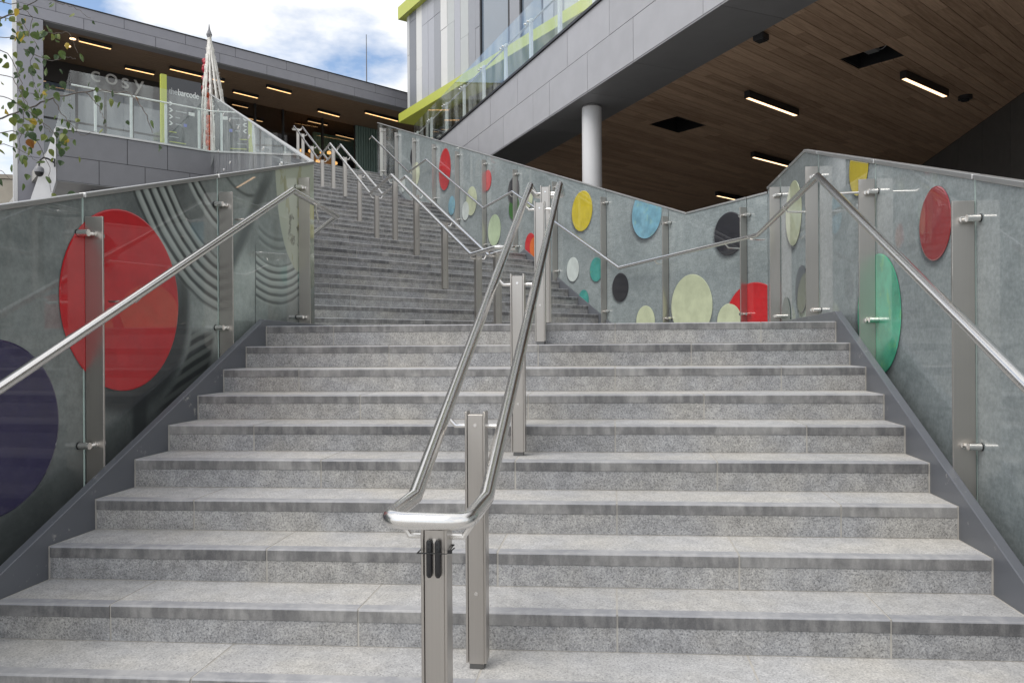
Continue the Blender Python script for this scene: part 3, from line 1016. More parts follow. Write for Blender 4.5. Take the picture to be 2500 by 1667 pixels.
# central rail of the lower flight
def cy(Y, z): return Vector((-.5076 + .135 * Y, Y, z))
crl = thing('handrail', 'twin-tube steel handrail on box posts up the middle of the lower steps', 'handrail', cy(2.1, low_z(12)))
rz_bot, rz_top, Yb, Yt = -.478, 1.230, 2.304, 5.70
twin_rail(crl, [cy(2.0, rz_bot), cy(Yb, rz_bot), cy(Yt, rz_top), cy(6.12, rz_top)], WLN)
def crl_z(Y):
    if Y < Yb: return rz_bot
    if Y > Yt: return rz_top
    return rz_bot + (Y - Yb) / (Yt - Yb) * (rz_top - rz_bot)
def low_tread(P):
    v = -S1 * P.x + C1 * P.y
    n = math.ceil((Y01 - v) / D1 - 1e-6) + 1
    return low_z(max(n, 1)) if n >= 1 else Z0
for Y in (2.124, 2.76, 4.01, 5.28, 5.75):
    c = cy(Y, 0)
    zt = crl_z(Y) - (.028 if Y < 2.3 else .0)
    if Y > 5.7: zt = crl_z(Y) - .0
    box_post(crl, c, WL, WLN, low_tread(c), zt, crl_z(Y))

# black rods cable-tied to the first post
pc = cy(2.124, 0) - WL * .0295
for s_, lab in ((.0125, 'left one of the two short black rods tied to the front handrail post'), (-.0125, 'right one of the two short black rods tied to the front handrail post')):
    rt = thing('black_rod', lab, 'rod', V3(pc + WLN * s_, -.73), group=None)
    mr = MB()
    q = pc + WLN * s_ - WL * .0085
    mr.tube([V3(q, -.552), V3(q, -.558), V3(q, -.652), V3(q, -.658)], .0085, 12, radii=[.005, .0085, .0085, .005])
    mr.build('shaft', M['black'], rt, smooth=True)
    mr = MB()
    for zz in (-.562, -.575, -.648):
        mr.cbox(V3(q - WL * .0085, zz), WLN * .004, WL * .003, Vector((0, 0, .004)))
    mr.build('notch', M['rubber'], rt)
tie = thing('cable_tie', 'black cable tie wrapped round the front handrail post', 'cable tie', V3(pc, -.59))
mt = MB()
pcc = cy(2.124, 0)
ring = [pcc + WLN * .042 - WL * .055, pcc - WLN * .042 - WL * .055, pcc - WLN * .042 + WL * .038, pcc + WLN * .042 + WL * .038]
mt.tube([V3(q, -.585) for q in ring], .0025, 6, closed=True)
mt.build('strap', M['rubber'], tie)
mt = MB(); mt.cbox(V3(pcc - WLN * .05 - WL * .05, -.580), WLN * .012, WL * .009, Vector((0, 0, .009)))
mt.tube([V3(pcc - WLN * .05 - WL * .05, -.58), V3(pcc - WLN * .064 - WL * .052, -.568)], .002, 6)
mt.build('tie_head', M['rubber'], tie)

# central rail of the upper flights
CU = P1 + ND * 2.6
cpts = [CU + WU * -.98, CU + WU * -.2145, CU + WU * 3.215, CU + WU * 4.62, CU + WU * 8.11, CU + WU * 9.567, CU + WU * 13.11, CU + WU * 13.45]
czs = [1.096, 1.096, 2.785, 2.746, 4.515, 4.513, 6.259, 6.259]
cru = thing('handrail', 'twin-tube steel handrail climbing the middle of the upper stairs', 'handrail', V3(cpts[0], Z0))
twin_rail(cru, [V3(p, z) for p, z in zip(cpts, czs)], WUN, half=.118)
ca = [(p - CU).dot(WU) for p in cpts]
def cru_z(a):
    for i in range(len(ca) - 1):
        if a <= ca[i + 1]:
            t = (a - ca[i]) / (ca[i + 1] - ca[i]); return czs[i] + t * (czs[i + 1] - czs[i])
    return czs[-1]
def up_tread(a):
    z = Z0
    for a0, nr, zb in FL:
        if a >= a0:
            z = zb + H * min(nr, int((a - a0) / G_ + 1e-6) + 1)
    return z
for a in (-.7253, -.142, 1.045, 2.294, 3.441, 4.61, 5.9, 7.176, 8.359, 9.64, 10.98, 12.36, 13.2):
    box_post(cru, CU + WU * a, WU, WUN, up_tread(a), cru_z(a) - .03, cru_z(a), half=.118, screws=a < 3)

def wall_rail(label, pts, brackets, caps=True):
    t = thing('handrail', label, 'handrail', V3(pts[0], pts[0][2] - 1.0))
    mbt = MB(); mbt.tube(pts, TR, 18)
    mbt.build('handrail_tube', M['rail'], t, smooth=True)
    for (rp, wp) in brackets:
        rp, wp = Vector(rp), Vector(wp)
        d = wp - rp; d.z = 0
        ms = MB()
        knee = rp + d.normalized() * .045 - Vector((0, 0, .055))
        ms.tube([rp - Vector((0, 0, TR * .7)), knee, V3(wp, knee.z)], .008, 8)
        ms.build('bracket', M['rail'], t, smooth=True)
    return t
RO = .297
def llr(Y, z): return Vector((-2.42 + .135 * Y, Y, z))
def lrr(Y, z): return Vector((1.43 + .135 * Y, Y, z))
sl_l = (1.18 + .158) / (5.61 - 2.917)
left_pts = [llr(1.55, 1.18 - sl_l * (5.61 - 1.55)), llr(5.61, 1.18), Vector((-1.565, 6.62, 1.16)), Vector((-1.565, 6.62, 1.16)) + WU * 1.0 , Vector((-1.565, 6.62, 1.16)) + WU * 1.0 + Vector((0, 0, 0)) + WU * .45]
left_pts = left_pts[:3] + [Vector((-1.565, 6.62, 1.16)) + WU * 1.15]
def on_wall(w, P, inner=.10):
    a = w.a_of(P); return w.p(a, P[2], inner)
lb = []
for Y in (3.80 + .02, 5.12):
    rp = llr(Y, 1.18 - sl_l * (5.61 - Y)); lb.append((rp, on_wall(LL, rp)))
rp = llr(6.35, 1.163); lb.append((llr(6.05, 1.17), LL.p(1.16, 1.1, .10)))
wall_rail('single steel handrail along the left glass wall of the lower steps', left_pts, lb)
sl_r = (1.143 + .146) / (5.08 - 2.556)
A_ = Vector((1.529, 10.467, 1.075))
UPR = [(1.529, 10.467, 1.075), (.03, 13.639, 2.821), (-.555, 14.879, 2.751), (-2.074, 18.093, 4.542), (-2.687, 19.391, 4.538), (-4.285, 22.774, 6.44)]
right_pts = [lrr(1.4, 1.143 - sl_r * (5.08 - 1.4)), lrr(5.08, 1.143), Vector((2.60, 7.78, 1.135))] + [Vector(p) for p in UPR] + [Vector(UPR[-1]) + WU * .3]
rb = []
for a in (-.376,):
    Y = 5.185 + a * WL.y + .05
    rp = lrr(Y, 1.143 - sl_r * (5.08 - Y)); rb.append((rp, LR.p(a, rp.z, .105)))
for a in (.952, 2.6):
    Y = 5.185 + a * WL.y
    rb.append((lrr(Y, 1.14), LR.p(a, 1.1, .105)))
def interp(a):
    ps = [Vector((2.60, 7.78, 1.135))] + [Vector(p) for p in UPR]
    aa = [UR.a_of(p) for p in ps]
    for i in range(len(aa) - 1):
        if a <= aa[i + 1]:
            t = max(0, (a - aa[i]) / (aa[i + 1] - aa[i])); return ps[i].lerp(ps[i + 1], t)
    return ps[-1]
for a in seamsU[1:-1]:
    rp = interp(a); rb.append((rp, UR.p(a, rp.z, .10)))
wall_rail('single steel handrail running along the right glass walls up both flights', right_pts, rb)

# ------------------------------------------------------------------ raised deck on the right
DD = Vector((-.4217, 1, 0)).normalized()
D0 = Vector((6.458 - 4.217, 10, 0))
DN = Vector((DD.y, -DD.x, 0))      # to the right, under the deck
DKT, DKM, DKB = 5.5, 4.85, 4.2
def dk(a, z, off=0.0):
    q = D0 + DD * a + DN * off
    return Vector((q.x, q.y, z))
deck = thing('deck_building', 'grey-clad raised deck with timber soffit above the right glass wall', 'building', dk(0, GROUND, 3))
bk = MB()
bk.box(dk(-9, DKB + .02, .03), DD * 25, DN * .25, Vector((0, 0, DKT - DKB - .04)))
bk.build('fascia_backing', M['joint'], deck)
def fascia_row(z0, z1, js, gap=.005):
    for a, b in zip(js[:-1], js[1:]):
        mbp = MB(); mbp.box(dk(a + gap, z0 + gap, random.uniform(0, .002)), DD * (b - a - 2 * gap), DN * .028, Vector((0, 0, z1 - z0 - 2 * gap)))
        mbp.build('panel', M['clad'], deck)
fascia_row(DKM, DKT, [-8, -6.1, -4.3, -2.6, -.9, .35, 1.743, 3.187, 5.395, 6.921, 8.468, 9.286, 10.6, 12.2, 14, 15.8])
fascia_row(DKB, DKM, [-8, -6.9, -5.2, -3.4, -1.9, -.6, 1.055, 2.466, 3.908, 4.648, 6.163, 7.694, 8.468, 10, 11.5, 13, 15.8])
cp = MB(); cp.box(dk(-8, DKT + .004, -.03), DD * 23.8, DN * .30, Vector((0, 0, .045)))
cp.build('coping', M['black'], deck)
# dark edge strip of the soffit
js = [-8, -6.1, -4.3, -2.6, -.95, 1.055, 2.466, 3.908, 4.648, 6.163, 7.694, 9.3, 11, 12.8, 15.8]
for a, b in zip(js[:-1], js[1:]):
    mbp = MB(); mbp.box(dk(a + .004, DKB - .024, .004), DD * (b - a - .008), DN * 1.02, Vector((0, 0, .022)))
    mbp.build('soffit_panel', M['soffdark'], deck)
bs = MB(); bs.box(dk(-8, DKB + .004, .03), DD * 23.8, DN * .98, Vector((0, 0, .01)))
bs.build('soffit_backing', M['joint'], deck)
# timber boards
PX = Vector((.76, .65, 0)).normalized(); QX = Vector((-PX.y, PX.x, 0))
RW0, RW1 = Vector((8.7, 12.5, 0)), Vector((9.84, 17.8, 0))
RWD = (RW1 - RW0).normalized(); RWN = Vector((-RWD.y, RWD.x, 0))  # to the left, inside
inner = D0 + DN * 1.035
def region_clip(poly):
    # right of strip
    poly = clip_poly(poly, DN.x, DN.y, -(DN.x * inner.x + DN.y * inner.y))
    if len(poly) < 3: return poly
    poly = clip_poly(poly, RWN.x, RWN.y, -(RWN.x * RW0.x + RWN.y * RW0.y))
    if len(poly) < 3: return poly
    poly = clip_poly(poly, 0, 1, -2.0)
    if len(poly) < 3: return poly
    poly = clip_poly(poly, 0, -1, 27.0)
    return poly
def pq(P): return P.dot(PX), P.dot(QX)
hatches = []
for cs in ([(5.033, 11.083), (5.346, 10.407), (5.884, 10.845), (5.511, 11.372)], [(2.749, 14.367), (2.947, 13.797), (3.631, 14.225), (3.447, 14.832)]):
    pp = [pq(Vector((x, y, 0))) for x, y in cs]
    ps = [p[0] for p in pp]; qs = [p[1] for p in pp]
    hatches.append((min(ps) + .05, max(ps) - .05, min(qs), max(qs)))
BW = .17
planks = []
q = -12.0
qi = 0
while q < 24:
    off = random.uniform(0, 2.0)
    p = -10 + off
    row_h = [(h[0], h[1]) for h in hatches if h[2] < q + BW / 2 < h[3]]
    while p < 40:
        L = random.choice([1.6, 1.9, 2.2, 2.4]) 
        segs = [(p, p + L)]
        for h0, h1 in row_h:
            ns = []
            for s0, s1 in segs:
                if s1 <= h0 or s0 >= h1: ns.append((s0, s1)); continue
                if s0 < h0: ns.append((s0, h0))
                if s1 > h1: ns.append((h1, s1))
            segs = ns
        for s0, s1 in segs:
            if s1 - s0 < .05: continue
            poly = [PX * (s0 + .0025) + QX * (q + .005), PX * (s1 - .0025) + QX * (q + .005), PX * (s1 - .0025) + QX * (q + BW - .005), PX * (s0 + .0025) + QX * (q + BW - .005)]
            poly = region_clip([(v.x, v.y) for v in poly])
            if len(poly) >= 3:
                ar = 0
                for i in range(len(poly)):
                    x0, y0 = poly[i]; x1, y1 = poly[(i + 1) % len(poly)]
                    ar += x0 * y1 - x1 * y0
                if abs(ar) / 2 > .004:
                    cxx = sum(v[0] for v in poly) / len(poly); cyy = sum(v[1] for v in poly) / len(poly)
                    vis = (abs(cxx / cyy) < .72) and (4.2 / cyy < .48)
                    planks.append((abs(ar) / cyy ** 3 * (1 if vis else .0001), poly))
        p += L
    q += BW
planks.sort(key=lambda t: -t[0])
PZ = DKB + .012
rest = MB()
for i, (_, poly) in enumerate(planks):
    ext = (0, 0, .018)
    if i < 290:
        dz = random.uniform(-.002, .002)
        mbp = MB(); mbp.prism([(x, y, PZ + dz) for x, y in poly], ext)
        mbp.build('plank', M['soffwood'], deck)
    else:
        rest.prism([(x, y, PZ) for x, y in poly], ext)
rest.build('planks', M['soffwood'], deck, kind='stuff')
# void above the boards
vp = region_clip([(-20, 2), (30, 2), (30, 27), (-20, 27)])
vb = MB(); vb.face([(x, y, PZ + .45) for x, y in vp]); vb.build('ceiling_void', M['void'], deck)
# dark strips behind board joints except at hatches: thin battens
bt = MB()
pmin = -8.0
while pmin < 34:
    for s0, s1 in [(pmin, pmin + .05)]:
        ok = True
        poly = region_clip([(v.x, v.y) for v in (PX * s0 + QX * -12, PX * s1 + QX * -12, PX * s1 + QX * 24, PX * s0 + QX * 24)])
        for h in hatches:
            if h[0] < s1 and h[1] > s0: ok = False
        if ok and len(poly) >= 3:
            bt.prism([(x, y, PZ + .03) for x, y in poly], (0, 0, .05))
    pmin += .6
bt.build('batten', M['black'], deck, kind='stuff')
for h in hatches:
    mbp = MB()
    c0 = PX * h[0] + QX * h[2]
    t = .012
    P_ = lambda a, b, z: PX * a + QX * b + Vector((0, 0, z))
    for (a0, a1, b0, b1) in ((h[0], h[1], h[2], h[2] + t), (h[0], h[1], h[3] - t, h[3]), (h[0], h[0] + t, h[2] + t, h[3] - t), (h[1] - t, h[1], h[2] + t, h[3] - t)):
        mbp.box(P_(a0, b0, PZ + .02), PX * (a1 - a0), QX * (b1 - b0), Vector((0, 0, .40)))
    mbp.build('hatch_frame', M['black'], deck)
h = hatches[0]
mbp = MB()
c = PX * (h[0] + .18) + QX * ((h[2] + h[3]) / 2)
mbp.cbox(V3(c, PZ + .10), PX * .2, QX * .16, Vector((0, 0, .1)))
mbp.build('junction_box', simple('galvanised_box', (.35, .36, .37), .5, .6), deck)
mbp = MB()
pts = []
for i in range(13):
    f = i / 12
    pts.append(PX * (h[0] + .2 + f * (h[1] - h[0] - .25)) + QX * (h[2] + .12 + f * .4) + Vector((0, 0, PZ + .12 - .10 * math.sin(f * math.pi) + .2 * f)))
mbp.tube(pts, .006, 6)
mbp.build('loose_cable', M['palewall'], deck, smooth=True)
# deck top slab (roof of the under-croft)
top = MB()
tp_ = [dk(-8, 0, .30), dk(15.8, 0, .30), Vector((14, 30, 0)), Vector((14, 2, 0))]
top.prism([V3(p, DKT - .26) for p in tp_], (0, 0, -.2))
top.build('deck_slab', M['joint'], deck)
# right hand dark wall with panel joints
rw = thing('undercroft_wall', 'dark anthracite panelled wall at the far right under the timber soffit', 'wall', V3(RW0, GROUND))
pz = [GROUND, -.2, 1.25, 2.7, DKB + .01]
a = -11.5
while a < 17:
    for z0, z1 in zip(pz[:-1], pz[1:]):
        mbp = MB(); mbp.box(V3(RW0 + RWD * (a + .006), z0 + .006), RWD * 1.188, -RWN * .03, Vector((0, 0, z1 - z0 - .012)))
        mbp.build('panel', M['darkwall'], rw)
    a += 1.2
mbp = MB(); mbp.box(V3(RW0 - RWD * 11.6 - RWN * .035, GROUND), RWD * 29, -RWN * .2, Vector((0, 0, 6)))
mbp.build('wall_core', M['joint'], rw)
ew = MB(); ew.box((-4.6, 27.02, GROUND), (18, 0, 0), (0, .3, 0), (0, 0, PLAZA - GROUND - .35))  # end wall added to stop light leaking in under the deck
eo = ew.build('undercroft_wall', M['darkwall']); eo['label'] = 'dark end wall added deep under the deck to keep stray light out'; eo['category'] = 'wall'

# column
colm = thing('column', 'round white column holding up the right deck edge', 'column', (1.43, 12.98, GROUND))
mbp = MB()
mbp.tube([(1.43, 12.98, GROUND), (1.43, 12.98, DKB - .06)], .173, 48)
mbp.build('shaft', M['column'], colm, smooth=True)
mbp = MB(); mbp.tube([(1.43, 12.98, DKB - .06), (1.43, 12.98, DKB - .025)], .155, 48)
mbp.build('neck', M['soffdark'], colm, smooth=True)

# soffit lights
def strip_light(label, c, d, L, z, w=.10, hgt=.12, mat='lamp', group=None):
    n = Vector((-d.y, d.x, 0))
    t = thing('strip_light', label, 'ceiling light', V3(c, z), group=group)
    mbp = MB()
    wt = .012
    for s_ in (-1, 1):
        mbp.cbox(V3(c + n * (s_ * (w / 2 - wt / 2)), z + hgt / 2), d * L, n * wt, Vector((0, 0, hgt)))
    for s_ in (-1, 1):
        mbp.cbox(V3(c + d * (s_ * (L / 2 - wt / 2)), z + hgt / 2), d * wt, n * (w - 2 * wt - .001), Vector((0, 0, hgt)))
    mbp.cbox(V3(c, z + hgt - .006), d * (L - 2 * wt - .002), n * (w - 2 * wt - .002), Vector((0, 0, .01)))
    mbp.build('housing', M['black'], t)
    mbp = MB(); mbp.cbox(V3(c, z + .012), d * (L - 2 * wt - .004), n * (w - 2 * wt - .004), Vector((0, 0, .012)))
    mbp.build('diffuser', M[mat], t)
    return t
LIT = [((3.944, 12.294), (5.158, 13.296), 'strip light under the timber soffit nearest the white column'),
       ((6.093, 11.433), (7.274, 12.318), 'strip light under the timber soffit beside the open hatch with cable'),
       ((5.324, 16.232), (6.541, 17.193), 'strip light just above the peak of the right glass wall'),
       ((5.70, 20.45), (6.718, 21.317), 'farthest strip light, just peeping over the right glass')]
for (x0, y0), (x1, y1), lab in LIT:
    a, b = Vector((x0, y0, 0)), Vector((x1, y1, 0))
    strip_light(lab, (a + b) / 2, (b - a).normalized(), (b - a).length, 4.075, group='strip lights under the right soffit')
dv = thing('ceiling_speaker', 'small dark box fixed to the soffit near the fascia', 'speaker', (3.42, 10.05, 4.1))
mbp = MB(); mbp.cbox((3.42, 10.05, 4.155), PX * .16, QX * .16, Vector((0, 0, .09))); mbp.build('body', M['black'], dv, bevel=.01)
mbp = MB(); mbp.cbox((3.42, 10.05, 4.105), PX * .12, QX * .12, Vector((0, 0, .008))); mbp.build('grille', M['joint'], dv)
dv = thing('smoke_detector', 'small round dark detector on the soffit by the right wall', 'detector', (7.81, 12.66, 4.12))
mbp = MB(); mbp.tube([(7.81, 12.66, 4.21), (7.81, 12.66, 4.15)], .11, 20); mbp.build('body', M['black'], dv, smooth=True)
mbp = MB(); mbp.tube([(7.81, 12.66, 4.149), (7.81, 12.66, 4.12)], .06, 20); mbp.build('lens', M['joint'], dv, smooth=True)

# deck glass balustrade
DK = Wall(D0[:2], DD, DN)
db = thing('glass_balustrade', 'clear glass balustrade standing on the grey deck fascia at upper right', 'glass balustrade', DK.p(0, DKT))
sj = [-1.9, -.55, .70, 1.10 + .0, 2.4195, 3.711, 4.988, 6.306, 7.631, 9.02, 10.442, 11.85, 13.3]
sj = [-4.2, -2.85, -1.5, -.2, 1.11, 2.4195, 3.711, 4.988, 6.306, 7.631, 9.02, 10.442, 11.85, 13.3]
for s0, s1 in zip(sj[:-1], sj[1:]):
    mbp = MB(); mbp.box(DK.p(s0 + .005, DKT + .06, .02), DD * (s1 - s0 - .01), DN * .017, Vector((0, 0, 1.09)))
    mbp.build('glass_pane', M['glass'], db)
for a in sj[1:]:
    mbp = MB(); mbp.box(DK.p(a - .045, DKT + .05, .10), DD * .09, DN * .05, Vector((0, 0, .90)))
    o = mbp.build('post', M['white'], db)
    ms = MB()
    for s_ in (-1, 1):
        ms.tube([DK.p(a + s_ * .07, 6.36, .0), DK.p(a + s_ * .07, 6.36, .09)], .02, 10)
    ms.tube([DK.p(a - .08, 6.36, .07), DK.p(a + .08, 6.36, .07)], .008, 8)
    ms.build('glass_clamp', M['rail'], o, smooth=True)
mbp = MB(); mbp.tube([DK.p(-4.2, 6.40, .14), DK.p(13.3, 6.40, .14)], .02, 12)
mbp.build('handrail_tube', M['rail'], db, smooth=True)

# ------------------------------------------------------------------ striped tower building
B2D = Vector((.55, -.835, 0)).normalized(); B2N = Vector((-B2D.y, B2D.x, 0))
if B2N.y < 0: B2N = -B2N
K2 = Vector((-4.005, 28.655, 0))
def b2(a, z, off=0.0):
    q = K2 + B2D * a + B2N * off
    return Vector((q.x, q.y, z))
tower = thing('tower_building', 'tall building with vertical grey and white panels and lime bands', 'building', b2(3, PLAZA, 2))
mbp = MB(); mbp.box(b2(0.05, 9.0, .12), B2D * 14, B2N * 9, Vector((0, 0, 14))); mbp.build('wall_core', M['joint'], tower)
TONE = {'d': (.20, .21, .235), 'm': (.29, .30, .33), 'l': (.39, .40, .44), 'w': (.64, .64, .63), 'p': (.45, .47, .47), 'e': (.5, .51, .52)}
TM = {k: simple('tower_panel_' + {'d': 'dark', 'm': 'mid', 'l': 'light', 'w': 'white', 'p': 'pale', 'e': 'edge'}[k], c, .42, noise=.03) for k, c in TONE.items()}
xs = [(0, .22, 'e'), (.22, .79, 'd'), (.79, 1.27, 'w'), (1.27, 1.78, 'l'), (1.78, 2.27, 'l'), (2.27, 2.77, 'm'), (2.77, 3.26, 'w'), (3.26, 3.78, 'p'), (3.78, 4.2, 'l'), (4.2, 4.75, 'p'), (4.75, 5.2, 'm'), (5.2, 5.50, 'm')]
for a0, a1, k in xs:
    cut = random.choice([10.4, 11.2, 11.9, 12.4])
    for z0, z1 in ((9.0, cut), (cut, 13.0)):
        mbp = MB(); mbp.box(b2(a0 + .006, z0 + .006, random.uniform(0, .01)), B2D * (a1 - a0 - .012), B2N * .04, Vector((0, 0, z1 - z0 - .012)))
        mbp.build('panel', TM[k], tower)
# windows and piers to the right
def window(a0, a1, z0, z1, mull=()):
    f = MB(); t = .06
    for (x0, x1, y0, y1) in ((a0, a0 + t, z0, z1), (a1 - t, a1, z0, z1), (a0 + t, a1 - t, z0, z0 + t), (a0 + t, a1 - t, z1 - t, z1)):
        f.box(b2(x0, y0, -.01), B2D * (x1 - x0), B2N * .09, Vector((0, 0, y1 - y0)))
    for (ma, mz) in mull:
        if ma is not None: f.box(b2(ma - .03, z0 + t, 0), B2D * .06, B2N * .06, Vector((0, 0, z1 - z0 - 2 * t)))
        else: f.box(b2(a0 + t, mz - .03, 0), B2D * (a1 - a0 - 2 * t), B2N * .06, Vector((0, 0, .06)))
    w_ = f.build('window', M['black'], tower)
    g = MB(); g.box(b2(a0 + t, z0 + t, .05), B2D * (a1 - a0 - 2 * t), B2N * .02, Vector((0, 0, z1 - z0 - 2 * t)))
    g.build('pane', M['winglass'], w_)
window(5.50, 7.25, 9.0, 13.0)
mbp = MB(); mbp.box(b2(7.26, 9.0, 0), B2D * .54, B2N * .04, Vector((0, 0, 4.0))); mbp.build('panel', TM['m'], tower)
window(7.82, 9.0, 9.0, 13.0, [(None, 10.6)])
for a0, a1, k in [(9.02, 9.5, 'l'), (9.5, 10.0, 'd'), (10.0, 10.6, 'p'), (10.6, 11.1, 'w'), (11.1, 11.7, 'm')]:
    mbp = MB(); mbp.box(b2(a0 + .006, 9.0, 0), B2D * (a1 - a0 - .012), B2N * .04, Vector((0, 0, 4.0))); mbp.build('panel', TM[k], tower)
window(11.7, 13.9, 9.0, 13.0)
for z0, z1 in ((8.70, 9.03), (12.72, 13.20)):
    mbp = MB(); mbp.box(b2(-.38, z0, -.2), B2D * 14.6, B2N * 1.0, Vector((0, 0, z1 - z0)))
    mbp.build('lime_band', M['lime'], tower)
# ground floor: recessed glazing with pale blinds and posts
mbp = MB(); mbp.box(b2(.25, PLAZA, 1.0), B2D * 13.4, B2N * 8, Vector((0, 0, 8.695 - PLAZA))); mbp.build('back_wall', M['soffdark'], tower)
for i in range(8):
    a = .7 + i * 1.65
    w_ = MB(); w_.box(b2(a - .3, PLAZA, .6), B2D * .12, B2N * .12, Vector((0, 0, 8.7 - PLAZA - .002)))
    w_.build('mullion', M['palewall'], tower)
    g = MB(); g.box(b2(a - .17, PLAZA + .05, .65), B2D * 1.5, B2N * .02, Vector((0, 0, 8.6 - PLAZA)))
    g.build('shop_window', M['shopglass'], tower)
    if i % 2 == 0:
        g = MB(); g.box(b2(a - .15, 7.4, .8), B2D * 1.45, B2N * .02, Vector((0, 0, .9)))
        g.build('blind', M['palewall'], tower)
# deck level floor in front of tower
fl = MB(); fl.prism([V3(p, PLAZA + .03) for p in (dk(-8, 0, .32), dk(15.5, 0, .32), b2(-1, 0, 2), Vector((16, 40, 0)), Vector((16, 2, 0)))], (0, 0, -.02))
fl.build('deck_floor', M['paving'], kind='structure')

# ------------------------------------------------------------------ canopy building on the left
E1 = Vector((.748, .664, 0)).normalized(); N1 = Vector((-.664, .748, 0)).normalized()
B1 = Vector((-14.1, 22.3, 0))
def b1(a, z, off=0.0):
    q = B1 + E1 * a + N1 * off
    return Vector((q.x, q.y, z))
CZ, CT = 9.9, 10.56
can = thing('canopy_building', 'grey-clad building with a lit timber canopy beyond the upper terrace', 'building', b1(6, PLAZA, 3))
mbp = MB(); mbp.box(b1(-.66, CZ + .02, .03), E1 * 19.5, N1 * .2, Vector((0, 0, CT - CZ - .04))); mbp.build('fascia_backing', M['joint'], can)
mbp = MB(); mbp.prism([b1(-.68, CT + .002, -.02), b1(18.9, CT + .002, -.02), b1(18.9, CT + .002, 9), b1(.8, CT + .002, 9)], Vector((0, 0, .03))); mbp.build('roof_edge', M['black'], can)
def rowp(z0, z1, off0):
    a = -.68; k = 0
    while a < 18.5:
        L = off0 if k == 0 else random.choice([1.7, 1.9, 2.1]); k += 1
        mbp = MB(); mbp.box(b1(a + .006, z0 + .006, 0), E1 * (L - .012), N1 * .028, Vector((0, 0, z1 - z0 - .012)))
        mbp.build('panel', M['clad3'], can); a += L
rowp(CZ + .34, CT, 1.0); rowp(CZ, CZ + .34, 1.75)
# pier
z = 0.0
mbp = MB(); mbp.box(b1(-.66, 0, .03), E1 * .62, N1 * .35, Vector((0, 0, CZ - .01))); mbp.build('pier_core', M['joint'], can)
for z0, z1 in ((0, 2.4), (2.4, 4.0), (4.0, 5.7), (5.7, 7.6), (7.6, CZ - .01)):
    mbp = MB(); mbp.box(b1(-.68, z0 + .006, 0), E1 * .66, N1 * .028, Vector((0, 0, z1 - z0 - .012))); mbp.build('panel', M['clad3'], can)
mbp = MB(); mbp.box(b1(-.80, 0, -.01), E1 * .11, N1 * .05, Vector((0, 0, CT))); mbp.build('corner_trim', M['white'], can)
# soffit
mbp = MB(); mbp.box(b1(0, CZ - .002, .03), E1 * 18.8, N1 * .42, Vector((0, 0, -.02))); mbp.build('soffit_edge', M['soffdark'], can)
sw = MB()
qv = .46
while qv < 9.5:
    a = -.02 + random.uniform(0, 1.5) - 1.5
    while a < 18.8:
        L = random.choice([1.8, 2.2, 2.6])
        a0, a1 = max(a, -.02 + .14 * max(0, qv - 1.0)), min(a + L, 18.8)
        if a1 > a0 + .05:
            sw.box(b1(a0 + .002, CZ, qv + .004), E1 * (a1 - a0 - .004), N1 * .162, Vector((0, 0, .015)))
        a += L
    qv += .17
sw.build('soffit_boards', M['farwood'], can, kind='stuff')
mbp = MB(); mbp.prism([b1(-.6, CZ + .03, .3), b1(18.7, CZ + .03, .3), b1(18.7, CZ + .03, 9.7), b1(.9, CZ + .03, 9.7)], Vector((0, 0, .05))); mbp.build('soffit_backing', M['joint'], can)
# glazing line
GO = 3.4
mbp = MB(); mbp.box(b1(0.36, 9.14, GO), E1 * 3.9, N1 * .15, Vector((0, 0, CZ - 9.142))); mbp.build('bulkhead', simple('dark_bulkhead', (.03, .026, .024), .5), can)
mull = [0.40, 1.5, 2.4, 3.3, 4.3, 5.5, 6.7, 7.9, 9.1, 10.9, 12.47]
for i, (m0, m1) in enumerate(zip(mull[:-1], mull[1:])):
    zt = 9.13 if m1 <= 4.35 else CZ - .01
    w_ = MB(); w_.box(b1(m0, PLAZA, GO - .02), E1 * .07, N1 * .12, Vector((0, 0, zt - PLAZA)))
    w_.box(b1(m0 + .07, PLAZA + 2.6, GO), E1 * (m1 - m0 - .07), N1 * .08, Vector((0, 0, .06)))
    fo = w_.build('window', M['black'], can)
    g = MB(); g.box(b1(m0 + .07, PLAZA + .04, GO + .03), E1 * (m1 - m0 - .075), N1 * .02, Vector((0, 0, zt - PLAZA - .05)))
    g.build('pane', M['shopglass'] if i > 3 else M['winglass'], fo)
    if i <= 6:
        pass
# interior shell
mbp = MB(); mbp.box(b1(0.9, PLAZA, 9.21), E1 * 17.6, N1 * .1, Vector((0, 0, CZ - PLAZA - .03))); mbp.build('interior_wall', simple('interior_brown', (.06, .045, .04), .7), can)
mbp = MB(); mbp.prism([b1(-.02, PLAZA, .4), b1(.0, PLAZA, .4), b1(.92, PLAZA, 9.2), b1(.82, PLAZA, 9.2)], Vector((0, 0, CZ - PLAZA - .03))); mbp.build('side_wall', M['clad3'], can)
mbp = MB(); mbp.box(b1(18.4, PLAZA, .3), E1 * .1, N1 * 9, Vector((0, 0, CZ - PLAZA - .03))); mbp.build('side_wall', M['darkwall'], can)
